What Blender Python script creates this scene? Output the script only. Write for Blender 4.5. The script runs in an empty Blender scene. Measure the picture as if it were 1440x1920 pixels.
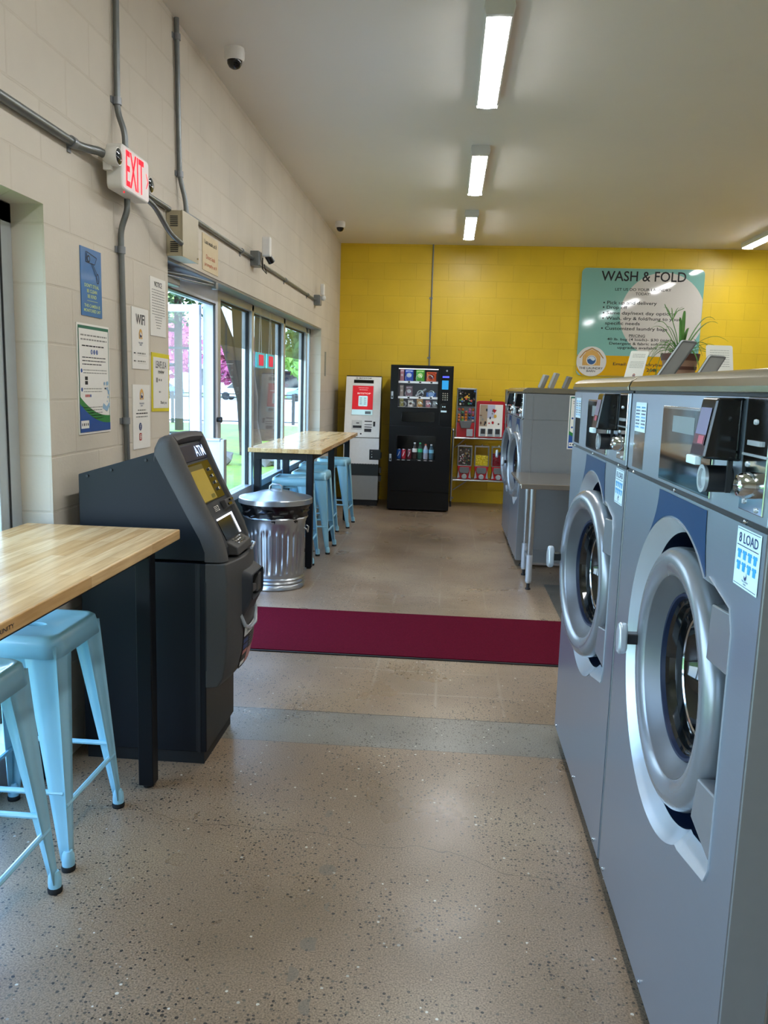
import bpy, bmesh, math, random
from mathutils import Matrix, Vector
random.seed(7)
S = bpy.context.scene
COL = S.collection
PI = math.pi
R = math.radians

# ------------------------------------------------------------------ camera
CAM_H = 1.45
pitch, roll, yaw = 0.15316, 0.02922, 0.073275
fwd = Vector((-math.sin(yaw)*math.cos(pitch), math.cos(yaw)*math.cos(pitch), -math.sin(pitch)))
rt0 = Vector((math.cos(yaw), math.sin(yaw), 0)); up0 = rt0.cross(fwd)
rt = rt0*math.cos(roll) + up0*math.sin(roll); upv = -rt0*math.sin(roll) + up0*math.cos(roll)
cd = bpy.data.cameras.new('camera'); cam = bpy.data.objects.new('camera', cd); COL.objects.link(cam)
cd.sensor_fit = 'VERTICAL'; cd.sensor_height = 36; cd.lens = 1526.85/1920*36
cd.clip_start = 0.02; cd.clip_end = 500
Mc = Matrix.Identity(4)
for i in range(3):
    Mc[i][0] = rt[i]; Mc[i][1] = upv[i]; Mc[i][2] = -fwd[i]
Mc[2][3] = CAM_H
cam.matrix_world = Mc
S.camera = cam

# ------------------------------------------------------------------ light and exposure
S.view_settings.view_transform = 'Standard'
S.view_settings.look = 'None'
S.view_settings.gamma = 1.0
S.view_settings.use_curve_mapping = False
S.view_settings.exposure = 0.0
LED = 52.0           # strip light diffusers
SKY = 9.5           # daylight
SUN = 5.0
w = bpy.data.worlds.new('daylight'); S.world = w; w.use_nodes = True
nt = w.node_tree; nt.nodes.clear()
o_ = nt.nodes.new('ShaderNodeOutputWorld'); b_ = nt.nodes.new('ShaderNodeBackground')
cr = nt.nodes.new('ShaderNodeValToRGB'); tc = nt.nodes.new('ShaderNodeTexCoord'); sp = nt.nodes.new('ShaderNodeSeparateXYZ')
nt.links.new(tc.outputs['Generated'], sp.inputs[0]); nt.links.new(sp.outputs['Z'], cr.inputs[0])
cr.color_ramp.elements[0].position = 0.0; cr.color_ramp.elements[0].color = (0.70, 0.86, 1.0, 1)
cr.color_ramp.elements[1].position = 0.7; cr.color_ramp.elements[1].color = (0.26, 0.50, 1.0, 1)
nt.links.new(cr.outputs[0], b_.inputs[0]); b_.inputs[1].default_value = SKY; nt.links.new(b_.outputs[0], o_.inputs[0])
sd = bpy.data.lights.new('sun', 'SUN'); sd.energy = SUN; sd.angle = R(0.6); sd.color = (1, 0.95, 0.86)
so = bpy.data.objects.new('sun', sd); COL.objects.link(so)
so.rotation_euler = Vector((-0.75, 0.25, -0.72)).to_track_quat('-Z', 'Y').to_euler(); so.location = (10, -5, 12)

# ------------------------------------------------------------------ materials
def lin(c):
    if isinstance(c, str):
        c = tuple(int(c[i:i+2], 16)/255 for i in (0, 2, 4))
    return tuple((x/12.92 if x <= 0.04045 else ((x+0.055)/1.055)**2.4) for x in c) + (1,)
MATS = {}
def mat(name, col, rough=0.5, metal=0.0, emit=0, var=0.06, scale=30, bump=0.0, coat=0.0, aniso=0.0, alpha=None, spec=None, stretch=None):
    if name in MATS: return MATS[name]
    m = bpy.data.materials.new(name); m.use_nodes = True; MATS[name] = m
    t = m.node_tree; p = t.nodes['Principled BSDF']
    c = lin(col)
    p.inputs['Roughness'].default_value = rough; p.inputs['Metallic'].default_value = metal
    g = t.nodes.new('ShaderNodeTexCoord'); n = t.nodes.new('ShaderNodeTexNoise'); n.inputs['Scale'].default_value = scale
    n.inputs['Detail'].default_value = 3
    src = g.outputs['Object']
    if stretch:
        mp = t.nodes.new('ShaderNodeMapping'); mp.inputs['Scale'].default_value = stretch
        t.links.new(src, mp.inputs[0]); src = mp.outputs[0]
    t.links.new(src, n.inputs[0])
    mx = t.nodes.new('ShaderNodeMix'); mx.data_type = 'RGBA'
    mx.inputs[6].default_value = tuple(max(0, x*(1-var)) for x in c[:3])+(1,)
    mx.inputs[7].default_value = tuple(min(1, x*(1+var)) for x in c[:3])+(1,)
    t.links.new(n.outputs['Fac'], mx.inputs[0]); t.links.new(mx.outputs[2], p.inputs['Base Color'])
    if emit:
        t.links.new(mx.outputs[2], p.inputs['Emission Color']); p.inputs['Emission Strength'].default_value = emit
    if bump:
        b = t.nodes.new('ShaderNodeBump'); b.inputs['Strength'].default_value = bump; b.inputs['Distance'].default_value = 0.004
        t.links.new(n.outputs['Fac'], b.inputs['Height']); t.links.new(b.outputs[0], p.inputs['Normal'])
    if coat: p.inputs['Coat Weight'].default_value = coat; p.inputs['Coat Roughness'].default_value = 0.05
    if spec is not None: p.inputs['Specular IOR Level'].default_value = spec
    if alpha is not None: p.inputs['Alpha'].default_value = alpha
    return m
def glass(name, tint=(0.93, 0.97, 0.96), refl=1.0):
    if name in MATS: return MATS[name]
    m = bpy.data.materials.new(name); m.use_nodes = True; MATS[name] = m
    t = m.node_tree; t.nodes.clear()
    o = t.nodes.new('ShaderNodeOutputMaterial'); mx = t.nodes.new('ShaderNodeMixShader')
    tr = t.nodes.new('ShaderNodeBsdfTransparent'); gl = t.nodes.new('ShaderNodeBsdfGlossy'); lw = t.nodes.new('ShaderNodeLayerWeight'); lw.inputs[0].default_value = .5
    pw = t.nodes.new('ShaderNodeMath'); pw.operation = 'POWER'; pw.inputs[1].default_value = 5; t.links.new(lw.outputs['Facing'], pw.inputs[0])
    fr = t.nodes.new('ShaderNodeMath'); fr.operation = 'MULTIPLY_ADD'; t.links.new(pw.outputs[0], fr.inputs[0]); fr.inputs[1].default_value = .20; fr.inputs[2].default_value = .025
    tr.inputs[0].default_value = tint+(1,); gl.inputs['Roughness'].default_value = 0.0
    gl.inputs['Color'].default_value = (refl, refl, refl, 1)
    t.links.new(fr.outputs[0], mx.inputs[0]); t.links.new(tr.outputs[0], mx.inputs[1]); t.links.new(gl.outputs[0], mx.inputs[2])
    t.links.new(mx.outputs[0], o.inputs[0])
    return m
def block_wall(name, col, mortar, rough, zoff=0.17, bstr=0.5, lower=None):
    m = bpy.data.materials.new(name); m.use_nodes = True; MATS[name] = m
    t = m.node_tree; p = t.nodes['Principled BSDF']; L = t.links.new; N = t.nodes.new
    g = N('ShaderNodeNewGeometry'); s = N('ShaderNodeSeparateXYZ'); L(g.outputs['Position'], s.inputs[0])
    a = N('ShaderNodeMath'); a.operation = 'ADD'; L(s.outputs['X'], a.inputs[0]); L(s.outputs['Y'], a.inputs[1])
    z = N('ShaderNodeMath'); z.operation = 'SUBTRACT'; L(s.outputs['Z'], z.inputs[0]); z.inputs[1].default_value = zoff
    c = N('ShaderNodeCombineXYZ'); L(a.outputs[0], c.inputs[0]); L(z.outputs[0], c.inputs[1])
    nd = N('ShaderNodeTexNoise'); nd.inputs['Scale'].default_value = 6; nd.inputs['Detail'].default_value = 4; L(g.outputs['Position'], nd.inputs[0])
    va = N('ShaderNodeVectorMath'); va.operation = 'MULTIPLY_ADD'
    L(nd.outputs['Color'], va.inputs[0]); va.inputs[1].default_value = (.008, .008, 0); L(c.outputs[0], va.inputs[2])
    br = N('ShaderNodeTexBrick'); L(va.outputs[0], br.inputs['Vector'])
    br.inputs['Scale'].default_value = 1; br.inputs['Brick Width'].default_value = .4; br.inputs['Row Height'].default_value = .2
    br.inputs['Mortar Size'].default_value = .0055; br.inputs['Mortar Smooth'].default_value = .5; br.offset = .5
    c1 = lin(col); br.inputs['Color1'].default_value = c1; br.inputs['Color2'].default_value = tuple(x*.96 for x in c1[:3])+(1,)
    br.inputs['Mortar'].default_value = lin(mortar)
    n2 = N('ShaderNodeTexNoise'); n2.inputs['Scale'].default_value = 2.2; n2.inputs['Detail'].default_value = 5; L(g.outputs['Position'], n2.inputs[0])
    mx = N('ShaderNodeMix'); mx.data_type = 'RGBA'; mx.blend_type = 'MULTIPLY'; mx.inputs[0].default_value = .28
    L(br.outputs['Color'], mx.inputs[6]); L(n2.outputs['Fac'], mx.inputs[7])
    gm = N('ShaderNodeHueSaturation'); gm.inputs['Value'].default_value = 1.16; L(mx.outputs[2], gm.inputs['Color'])
    L(gm.outputs[0], p.inputs['Base Color']); p.inputs['Roughness'].default_value = rough
    n3 = N('ShaderNodeTexNoise'); n3.inputs['Scale'].default_value = 70; n3.inputs['Detail'].default_value = 6; L(g.outputs['Position'], n3.inputs[0])
    # deep scratches / chips
    ad = N('ShaderNodeMath'); ad.operation = 'MULTIPLY_ADD'; L(n3.outputs['Fac'], ad.inputs[0]); ad.inputs[1].default_value = .3
    iv = N('ShaderNodeMath'); iv.operation = 'SUBTRACT'; iv.inputs[0].default_value = 1; L(br.outputs['Fac'], iv.inputs[1]); L(iv.outputs[0], ad.inputs[2])
    bp = N('ShaderNodeBump'); bp.inputs['Strength'].default_value = bstr; bp.inputs['Distance'].default_value = .006
    L(ad.outputs[0], bp.inputs['Height']); L(bp.outputs[0], p.inputs['Normal'])
    return m
def floor_mat():
    m = bpy.data.materials.new('polished_concrete'); m.use_nodes = True
    t = m.node_tree; p = t.nodes['Principled BSDF']; L = t.links.new; N = t.nodes.new
    g = N('ShaderNodeNewGeometry'); P = g.outputs['Position']; s = N('ShaderNodeSeparateXYZ'); L(P, s.inputs[0])
    def ramp(src, stops, interp='LINEAR'):
        r = N('ShaderNodeValToRGB'); L(src, r.inputs[0]); r.color_ramp.interpolation = interp
        e = r.color_ramp.elements
        e[0].position = stops[0][0]; e[1].position = stops[-1][0]
        for q, c in stops[1:-1]: e.new(q)
        for i, (q, c) in enumerate(stops): e[i].color = c if len(c) == 4 else tuple(c)+(1,)
        return r.outputs[0]
    def mix(f, a, b, mode='MIX'):
        x = N('ShaderNodeMix'); x.data_type = 'RGBA'; x.blend_type = mode
        if isinstance(f, float): x.inputs[0].default_value = f
        else: L(f, x.inputs[0])
        for k, q in ((6, a), (7, b)):
            if isinstance(q, tuple): x.inputs[k].default_value = q
            else: L(q, x.inputs[k])
        return x.outputs[2]
    def noise(sc, det=4, out='Fac'):
        n = N('ShaderNodeTexNoise'); n.inputs['Scale'].default_value = sc; n.inputs['Detail'].default_value = det; L(P, n.inputs[0]); return n.outputs[out]
    def mth(op, a, b=None):
        x = N('ShaderNodeMath'); x.operation = op
        for k, q in ((0, a), (1, b)):
            if q is None: continue
            if isinstance(q, (int, float)): x.inputs[k].default_value = q
            else: L(q, x.inputs[k])
        return x.outputs[0]
    base = ramp(noise(1.1, 6), [(.3, lin('75634e')), (.5, lin('897560')), (.72, lin('9c8a72'))])
    fine = ramp(noise(210, 3), [(.32, (.55, .53, .50)), (.5, (.98, .97, .95)), (.68, (1.35, 1.32, 1.27))])
    base = mix(1.0, base, fine, 'MULTIPLY')
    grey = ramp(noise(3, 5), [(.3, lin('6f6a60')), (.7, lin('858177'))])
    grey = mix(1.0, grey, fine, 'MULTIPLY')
    wob = mth('MULTIPLY', noise(9, 3), .012)
    yy = mth('ADD', s.outputs['Y'], wob)
    band = mth('MULTIPLY', mth('GREATER_THAN', yy, 3.12), mth('LESS_THAN', yy, 3.45))
    col = mix(band, base, grey)
    # grey patch on the right under the folding table
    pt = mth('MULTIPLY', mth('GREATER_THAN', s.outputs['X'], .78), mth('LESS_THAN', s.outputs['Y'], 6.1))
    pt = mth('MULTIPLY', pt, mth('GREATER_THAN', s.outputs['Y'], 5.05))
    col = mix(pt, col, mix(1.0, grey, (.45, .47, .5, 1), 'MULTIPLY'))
    # ghost tile outlines beyond the mat
    bk = N('ShaderNodeTexBrick'); L(P, bk.inputs['Vector']); bk.inputs['Scale'].default_value = 1; bk.inputs['Brick Width'].default_value = .31
    bk.inputs['Row Height'].default_value = .31; bk.inputs['Mortar Size'].default_value = .012; bk.inputs['Mortar Smooth'].default_value = 1; bk.offset = 0
    gh = mth('MULTIPLY', mth('MULTIPLY', bk.outputs['Fac'], mth('GREATER_THAN', s.outputs['Y'], 3.5)), mth('MULTIPLY', ramp(noise(1.7, 2), [(.45, (0, 0, 0)), (.6, (1, 1, 1))]), .35))
    col = mix(gh, col, lin('ab9f8c'))
    # aggregate chips
    dens = ramp(noise(2.3, 3), [(.42, (0, 0, 0)), (.62, (1, 1, 1))])
    v = N('ShaderNodeTexVoronoi'); v.voronoi_dimensions = '2D'; v.inputs['Scale'].default_value = 85; v.inputs['Randomness'].default_value = 1; L(P, v.inputs['Vector'])
    vc = N('ShaderNodeSeparateColor'); L(v.outputs['Color'], vc.inputs[0])
    sz = mth('MULTIPLY', vc.outputs[0], .40)
    chip = mth('LESS_THAN', v.outputs['Distance'], sz)
    pick = mth('LESS_THAN', vc.outputs[1], mth('ADD', mth('MULTIPLY', dens, .55), .10))
    chip = mth('MULTIPLY', chip, pick)
    chipc = ramp(vc.outputs[2], [(0, lin('2b2825')), (.45, lin('4a4238')), (.7, lin('6e6353')), (.95, lin('3d3730')), (.985, lin('c6c0b0'))])
    col = mix(chip, col, chipc)
    # worn blotches along the walk line
    bl = N('ShaderNodeTexVoronoi'); bl.voronoi_dimensions = '2D'; bl.inputs['Scale'].default_value = 8; L(P, bl.inputs['Vector'])
    lx = mth('ABSOLUTE', mth('ADD', s.outputs['X'], mth('ADD', mth('MULTIPLY', noise(2, 2), .12), .25)))
    bm = mth('MULTIPLY', mth('LESS_THAN', bl.outputs['Distance'], .22), mth('LESS_THAN', lx, .035))
    bm = mth('MULTIPLY', bm, mth('LESS_THAN', s.outputs['Y'], 2.6))
    col = mix(mth('MULTIPLY', bm, .55), col, lin('6b655a'))
    # crack and sawn joints
    cy = mth('ADD', 2.36, mth('ADD', mth('MULTIPLY', noise(1.6, 5), .5), mth('MULTIPLY', s.outputs['X'], -.13)))
    cyc = mth('SUBTRACT', cy, .25)
    crk = mth('LESS_THAN', mth('ABSOLUTE', mth('SUBTRACT', s.outputs['Y'], cyc)), .0014)
    crk = mth('MULTIPLY', crk, mth('GREATER_THAN', s.outputs['X'], -1.0))
    jt = mth('ADD', mth('LESS_THAN', mth('ABSOLUTE', mth('SUBTRACT', yy, 3.45)), .0035), mth('MULTIPLY', mth('LESS_THAN', mth('ABSOLUTE', mth('SUBTRACT', yy, 3.12)), .002), .6))
    dk = mth('MAXIMUM', mth('MULTIPLY', crk, .7), mth('MULTIPLY', jt, .8))
    dk = mth('MINIMUM', dk, 1.0)
    col = mix(dk, col, lin('37312a'))
    L(col, p.inputs['Base Color'])
    rr = ramp(noise(2.1, 4), [(.3, (.24, .24, .24)), (.7, (.42, .42, .42))])
    L(rr, p.inputs['Roughness']); p.inputs['Specular IOR Level'].default_value = .42
    bp = N('ShaderNodeBump'); bp.inputs['Strength'].default_value = .12; bp.inputs['Distance'].default_value = .002
    L(noise(60, 4), bp.inputs['Height']); L(bp.outputs[0], p.inputs['Normal'])
    return m
def wood(name, along='Y'):
    m = bpy.data.materials.new(name); m.use_nodes = True
    t = m.node_tree; p = t.nodes['Principled BSDF']; L = t.links.new; N = t.nodes.new
    g = N('ShaderNodeNewGeometry'); mp = N('ShaderNodeMapping'); L(g.outputs['Position'], mp.inputs[0])
    mp.inputs['Rotation'].default_value = (0, 0, R(90))
    br = N('ShaderNodeTexBrick'); L(mp.outputs[0], br.inputs['Vector']); br.inputs['Scale'].default_value = 1
    br.inputs['Brick Width'].default_value = .45; br.inputs['Row Height'].default_value = .042; br.inputs['Mortar Size'].default_value = .0006
    br.inputs['Color1'].default_value = lin('dcb987'); br.inputs['Color2'].default_value = lin('c49a63'); br.inputs['Mortar'].default_value = lin('a98255')
    br.inputs['Bias'].default_value = -.1
    n = N('ShaderNodeTexNoise'); n.inputs['Scale'].default_value = 5; n.inputs['Detail'].default_value = 5
    m2 = N('ShaderNodeMapping'); m2.inputs['Scale'].default_value = (14, 1, 14); L(g.outputs['Position'], m2.inputs[0]); L(m2.outputs[0], n.inputs[0])
    r = N('ShaderNodeValToRGB'); L(n.outputs['Fac'], r.inputs[0]); r.color_ramp.elements[0].position = .3; r.color_ramp.elements[0].color = (.7, .62, .5, 1)
    r.color_ramp.elements[1].position = .7; r.color_ramp.elements[1].color = (1.1, 1.08, 1.02, 1)
    mx = N('ShaderNodeMix'); mx.data_type = 'RGBA'; mx.blend_type = 'MULTIPLY'; mx.inputs[0].default_value = .8
    L(br.outputs['Color'], mx.inputs[6]); L(r.outputs[0], mx.inputs[7]); L(mx.outputs[2], p.inputs['Base Color'])
    p.inputs['Roughness'].default_value = .22; p.inputs['Specular IOR Level'].default_value = .55
    return m
def leafy(name, c1, c2, sc=3, trans=.3):
    m = mat(name, c1, .7, var=.0)
    t = m.node_tree; mx = [n for n in t.nodes if n.type == 'MIX'][0]
    mx.inputs[6].default_value = lin(c1); mx.inputs[7].default_value = lin(c2)
    [n for n in t.nodes if n.type == 'TEX_NOISE'][0].inputs['Scale'].default_value = sc
    p = t.nodes['Principled BSDF']
    return m

M_cmu = block_wall('painted_block_cream', 'cfc5b4', 'c9beac', .55, bstr=.35)
M_yel = block_wall('painted_block_yellow', 'e4bf24', 'dab51e', .38, bstr=.25)
M_ceil = mat('ceiling_paint', 'ece7de', .6, var=.02, scale=3)
M_floor = floor_mat()
M_wood = wood('butcher_block')
M_alum = mat('window_aluminium', 'c3c8cc', .35, .6)
M_whitemetal = mat('white_door_metal', 'd9e2f2', .35)
M_dark = mat('dark_gasket', '15171b', .5)
M_glass = glass('window_glass')
M_clear = glass('clear_case_glass', (.98, .98, .98), .5)
M_tint = mat('shade_film', '5c564a', .7, alpha=.55)
M_conduit = mat('galvanised_conduit', '7f8383', .38, .75, var=.12)
M_lintel = mat('steel_lintel', '8a8d90', .4, .5)
M_black = mat('black_powder_coat', '0c0f14', .45, spec=.25)
M_blue = mat('sky_blue_painted_steel', '93c8dc', .32, var=.04, scale=8, coat=.25)
M_rubber = mat('black_rubber', '101010', .7)
M_white = mat('white_plastic', 'e6e3dc', .4)
M_paper = mat('white_paper', 'e9e5dc', .6, var=.02)
M_cream = mat('beige_enamel', 'b7ab8e', .4)
M_navy = mat('dark_navy_cabinet', '12151a', .45, .0, spec=.25, scale=200)
M_shell = mat('charcoal_shell', '4a4846', .55, .0, spec=.25, scale=260, var=.12)
M_shell2 = mat('charcoal_panel', '343538', .55, spec=.25)
M_glossblack = mat('gloss_black', '07080a', .12)
M_ink = mat('black_ink', '16161a', .6)
M_greyink = mat('grey_ink', '8a8880', .6)
M_navyink = mat('navy_ink', '1f3a6e', .5)
M_stain = mat('brushed_stainless', 'a2a5a6', .30, .85, var=.05, scale=12, stretch=(1, 1, 60))
M_panel = mat('washer_steel', '98a4b2', .30, .75, var=.04, scale=10, stretch=(1, 1, 50))
M_side = mat('washer_side_grey', '7d8082', .4, .35, var=.04)
M_cap = mat('stainless_top', '9c9686', .26, .9, var=.05)
M_silver = mat('silver_plastic', '888d93', .27, .5, var=.03)
M_funnel = mat('funnel_grey', '5c5f63', .38, .35)
M_silver2 = mat('pale_silver_plastic', 'b9c2ca', .25, .4, var=.03)
M_chrome = mat('chrome', 'c9cdd0', .1, 1.0)
M_bluep = mat('washer_blue', '07355f', .4, var=.05, spec=.2)
M_ring_wellshade = mat('blue_gasket_and_well_shade', '0b1a33', .45, spec=.25)
M_doorglass = mat('dark_bowl_glass', '0b1014', .05, var=0, coat=1)
M_mirror = mat('display_glass', '18242c', .06, .3, coat=.6)
M_light_lens = mat('led_diffuser', 'fbfdff', .4, emit=LED, var=0)
M_lamphouse = mat('fixture_white', 'd8d8d4', .4)
M_red = mat('machine_red', 'b0101f', .3, coat=.4)
M_galv = mat('galvanised_steel', 'a9adb0', .28, .9, var=.18, scale=9)
M_bag = mat('black_plastic_bag', '0b0b0d', .25)
M_cyan = mat('label_cyan', '2f9fe0', .5)
M_labelbg = mat('label_pale_blue', 'd3ecf6', .45)

# ------------------------------------------------------------------ mesh builder
def frame(origin, right, up):
    r = Vector(right).normalized(); u = Vector(up).normalized(); d = u.cross(r)   # d: into the surface
    m = Matrix.Identity(4)
    for i in range(3):
        m[i][0] = r[i]; m[i][1] = d[i]; m[i][2] = u[i]; m[i][3] = origin[i]
    return m
class MB:
    def __init__(s, M=None):
        s.v = []; s.f = []; s.mi = []; s.M = M or Matrix.Identity(4)
    def add(s, vs, fs, mi=0):
        n = len(s.v); s.v += [tuple(s.M @ Vector(v)) for v in vs]
        for f in fs: s.f.append([i+n for i in f]); s.mi.append(mi)
        return s
    def box(s, x0, y0, z0, x1, y1, z1, mi=0):
        v = [(x, y, z) for x in (x0, x1) for y in (y0, y1) for z in (z0, z1)]
        return s.add(v, [(0, 1, 3, 2), (4, 6, 7, 5), (0, 4, 5, 1), (2, 3, 7, 6), (0, 2, 6, 4), (1, 5, 7, 3)], mi)
    def prism(s, pts, a0, a1, axis='x', mi=0):
        def mk(p, a): return (a, p[0], p[1]) if axis == 'x' else ((p[0], a, p[1]) if axis == 'y' else (p[0], p[1], a))
        n = len(pts); v = [mk(p, a0) for p in pts]+[mk(p, a1) for p in pts]
        f = [list(range(n)), list(range(2*n-1, n-1, -1))]+[(i, (i+1) % n, n+(i+1) % n, n+i) for i in range(n)]
        return s.add(v, f, mi)
    def lathe(s, prof, c=(0, 0, 0), axis='z', n=32, mi=0, cap=True, sx=1, sz=1):
        v = []; f = []
        for r, h in prof:
            for k in range(n):
                a = 2*PI*k/n; p, q = r*math.cos(a)*sx, r*math.sin(a)*sz
                if axis == 'z': v.append((c[0]+p, c[1]+q, c[2]+h))
                elif axis == 'y': v.append((c[0]+p, c[1]+h, c[2]+q))
                else: v.append((c[0]+h, c[1]+p, c[2]+q))
        for j in range(len(prof)-1):
            for k in range(n): f.append((j*n+k, j*n+(k+1) % n, (j+1)*n+(k+1) % n, (j+1)*n+k))
        if cap:
            f.append(list(range(n))); f.append(list(range((len(prof)-1)*n, len(prof)*n)))
        return s.add(v, f, mi)
    def cyl(s, c, r, h0, h1, axis='z', n=24, mi=0): return s.lathe([(r, h0), (r, h1)], c, axis, n, mi)
    def tube(s, path, r, n=10, mi=0, ry=None):
        path = [Vector(p) for p in path]; v = []; f = []; prev = None
        rs = r if isinstance(r, (list, tuple)) else [r]*len(path)
        for i, p in enumerate(path):
            d = (path[min(i+1, len(path)-1)]-path[max(i-1, 0)]).normalized()
            if prev is None:
                a = Vector((0, 0, 1)) if abs(d.z) < .9 else Vector((1, 0, 0)); u = d.cross(a).normalized()
            else:
                u = (prev - d*prev.dot(d)).normalized()
            prev = u; w2 = d.cross(u)
            for k in range(n):
                t = 2*PI*k/n; v.append(tuple(p+u*(rs[i]*math.cos(t))+w2*((ry or rs[i])*math.sin(t))))
        for i in range(len(path)-1):
            for k in range(n): f.append((i*n+k, i*n+(k+1) % n, (i+1)*n+(k+1) % n, (i+1)*n+k))
        f.append(list(range(n))); f.append(list(range((len(path)-1)*n, len(path)*n)))
        return s.add(v, f, mi)
    def sphere(s, c, r, n=12, mi=0, sy=1, sz=1):
        prof = [(max(1e-4, r*math.sin(PI*i/n)), -r*math.cos(PI*i/n)*sz) for i in range(n+1)]
        return s.lathe(prof, c, 'z', n*2, mi)
    # flat drawing, facing -y, layer k in front of plane y
    def rect(s, x0, z0, x1, z1, y=0, mi=0): return s.add([(x0, y, z0), (x1, y, z0), (x1, y, z1), (x0, y, z1)], [(0, 1, 2, 3)], mi)
    def poly(s, pts, y=0, mi=0): return s.add([(p[0], y, p[1]) for p in pts], [list(range(len(pts)))], mi)
    def disc(s, cx, cz, r, y=0, mi=0, n=24, rz=None): return s.poly([(cx+r*math.cos(2*PI*k/n), cz+(rz or r)*math.sin(2*PI*k/n)) for k in range(n)], y, mi)
    def ring(s, inner, outer, y0, y1, mi=0):
        n = len(inner)
        return s.add([(p[0], y0, p[1]) for p in inner]+[(p[0], y1, p[1]) for p in outer], [(i, (i+1) % n, n+(i+1) % n, n+i) for i in range(n)], mi)
    def text(s, st, cx, cz, w_, h_, y=0, mi=0, shear=0.0, align='c'):
        cu = bpy.data.curves.new('t', 'FONT'); cu.body = st; cu.resolution_u = 3; cu.shear = shear; cu.offset = .012
        ob = bpy.data.objects.new('t', cu); COL.objects.link(ob)
        dg = bpy.context.evaluated_depsgraph_get(); me = ob.evaluated_get(dg).to_mesh()
        xs = [v.co.x for v in me.vertices]; ys = [v.co.y for v in me.vertices]
        if xs:
            a, b, c, d = min(xs), max(xs), min(ys), max(ys); kx = w_/(b-a); kz = h_/max(d-c, 1e-6)
            s.add([(cx+(v.co.x-(a+b)/2)*kx, y, cz+(v.co.y-(c+d)/2)*kz) for v in me.vertices], [list(q.vertices) for q in me.polygons], mi)
        ob.evaluated_get(dg).to_mesh_clear(); bpy.data.objects.remove(ob); bpy.data.curves.remove(cu)
        return s
    def scribble(s, x0, x1, z, h, y, mi, rnd, word=(.01, .03)):
        x = x0
        while x < x1:
            w_ = min(rnd.uniform(*word), x1-x); s.rect(x, z-h/2, x+w_, z+h/2, y, mi); x += w_+h*.9
        return s
    def build(s, name, mats, parent=None, smooth=True, bevel=0, seg=2, ang=35, label=None, solid=0, kind=None):
        me = bpy.data.meshes.new(name); me.from_pydata(s.v, [], s.f)
        for m in (mats if isinstance(mats, (list, tuple)) else [mats]): me.materials.append(m)
        for p, k in zip(me.polygons, s.mi): p.material_index = k
        bm = bmesh.new(); bm.from_mesh(me); bmesh.ops.recalc_face_normals(bm, faces=bm.faces); bm.to_mesh(me); bm.free()
        if smooth:
            for p in me.polygons: p.use_smooth = len(p.vertices) <= 4
            me.set_sharp_from_angle(angle=R(ang))
        o = bpy.data.objects.new(name, me); COL.objects.link(o)
        if parent: o.parent = parent
        if solid:
            md = o.modifiers.new('solid', 'SOLIDIFY'); md.thickness = solid; md.offset = 0
        if bevel:
            md = o.modifiers.new('bevel', 'BEVEL'); md.width = bevel; md.segments = seg; md.limit_method = 'ANGLE'; md.angle_limit = R(35); md.harden_normals = True
        if label: o['label'] = label
        if kind: o['kind'] = kind
        return o
def thing(name, label, cat, loc=(0, 0, 0), rz=0, group=None):
    o = bpy.data.objects.new(name, None); COL.objects.link(o); o.location = loc; o.rotation_euler = (0, 0, R(rz))
    o.empty_display_size = .1
    return tag(o, label, cat, group)
def tag(o, label, cat, group=None, kind=None):
    o['label'] = label; o['category'] = cat
    if group: o['group'] = group
    if kind: o['kind'] = kind
    return o
def struct(o): o['kind'] = 'structure'; return o
def copy_tree(o, parent=None):
    c = o.copy(); COL.objects.link(c)
    if parent: c.parent = parent
    for ch in [x for x in bpy.data.objects if x.parent == o]: copy_tree(ch, c)
    return c
def rrect(x0, z0, x1, z1, r, n=5):
    out = []
    for cx, cz, a in ((x1-r, z0+r, -90), (x1-r, z1-r, 0), (x0+r, z1-r, 90), (x0+r, z0+r, 180)):
        for k in range(n+1): t = R(a+90*k/n); out.append((cx+r*math.cos(t), cz+r*math.sin(t)))
    return out
def holes(mb, x0, x1, z0, z1, y0, y1, hs, mi=0):
    xs = sorted({x0, x1, *[h[0] for h in hs], *[h[1] for h in hs]}); zs = sorted({z0, z1, *[h[2] for h in hs], *[h[3] for h in hs]})
    for a, b in zip(xs, xs[1:]):
        for c, d in zip(zs, zs[1:]):
            mx, mz = (a+b)/2, (c+d)/2
            if not any(h[0] < mx < h[1] and h[2] < mz < h[3] for h in hs): mb.box(a, y0, c, b, y1, d, mi)

# ------------------------------------------------------------------ the room
H = 3.195; XL = -1.40; YB = 10.45; XR = 7.2; YF = -3.0
struct(MB().box(XL-.2, YF-.2, -.15, XR+.2, YB+.2, 0).build('floor', M_floor, smooth=False))
struct(MB().box(XL-.2, YF-.2, H, XR+.2, YB+.2, H+.25).build('ceiling', M_ceil, smooth=False))
mb = MB(frame((XL, 0, 0), (0, 1, 0), (0, 0, 1)))
holes(mb, YF, YB+.2, 0, H, 0, .22, [(-2.2, 2.80, 0, 2.03), (4.05, 8.97, 0, 2.05)])
bm_ = bmesh.new()
wl = struct(mb.build('wall_left', M_cmu, smooth=False))
me = wl.data; bm_.from_mesh(me); bmesh.ops.remove_doubles(bm_, verts=bm_.verts, dist=1e-5)
seen = {}
for f in bm_.faces: seen.setdefault(tuple(round(c, 4) for c in f.calc_center_median()), []).append(f)
bmesh.ops.delete(bm_, geom=[f for l in seen.values() if len(l) > 1 for f in l], context='FACES'); bm_.to_mesh(me); bm_.free()
struct(MB().box(XL-.0, YB, 0, XR, YB+.2, H).build('wall_back', M_yel, smooth=False))
struct(MB().box(XR, YF, 0, XR+.2, YB+.2, H).build('wall_right', M_cmu, smooth=False))
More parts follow.
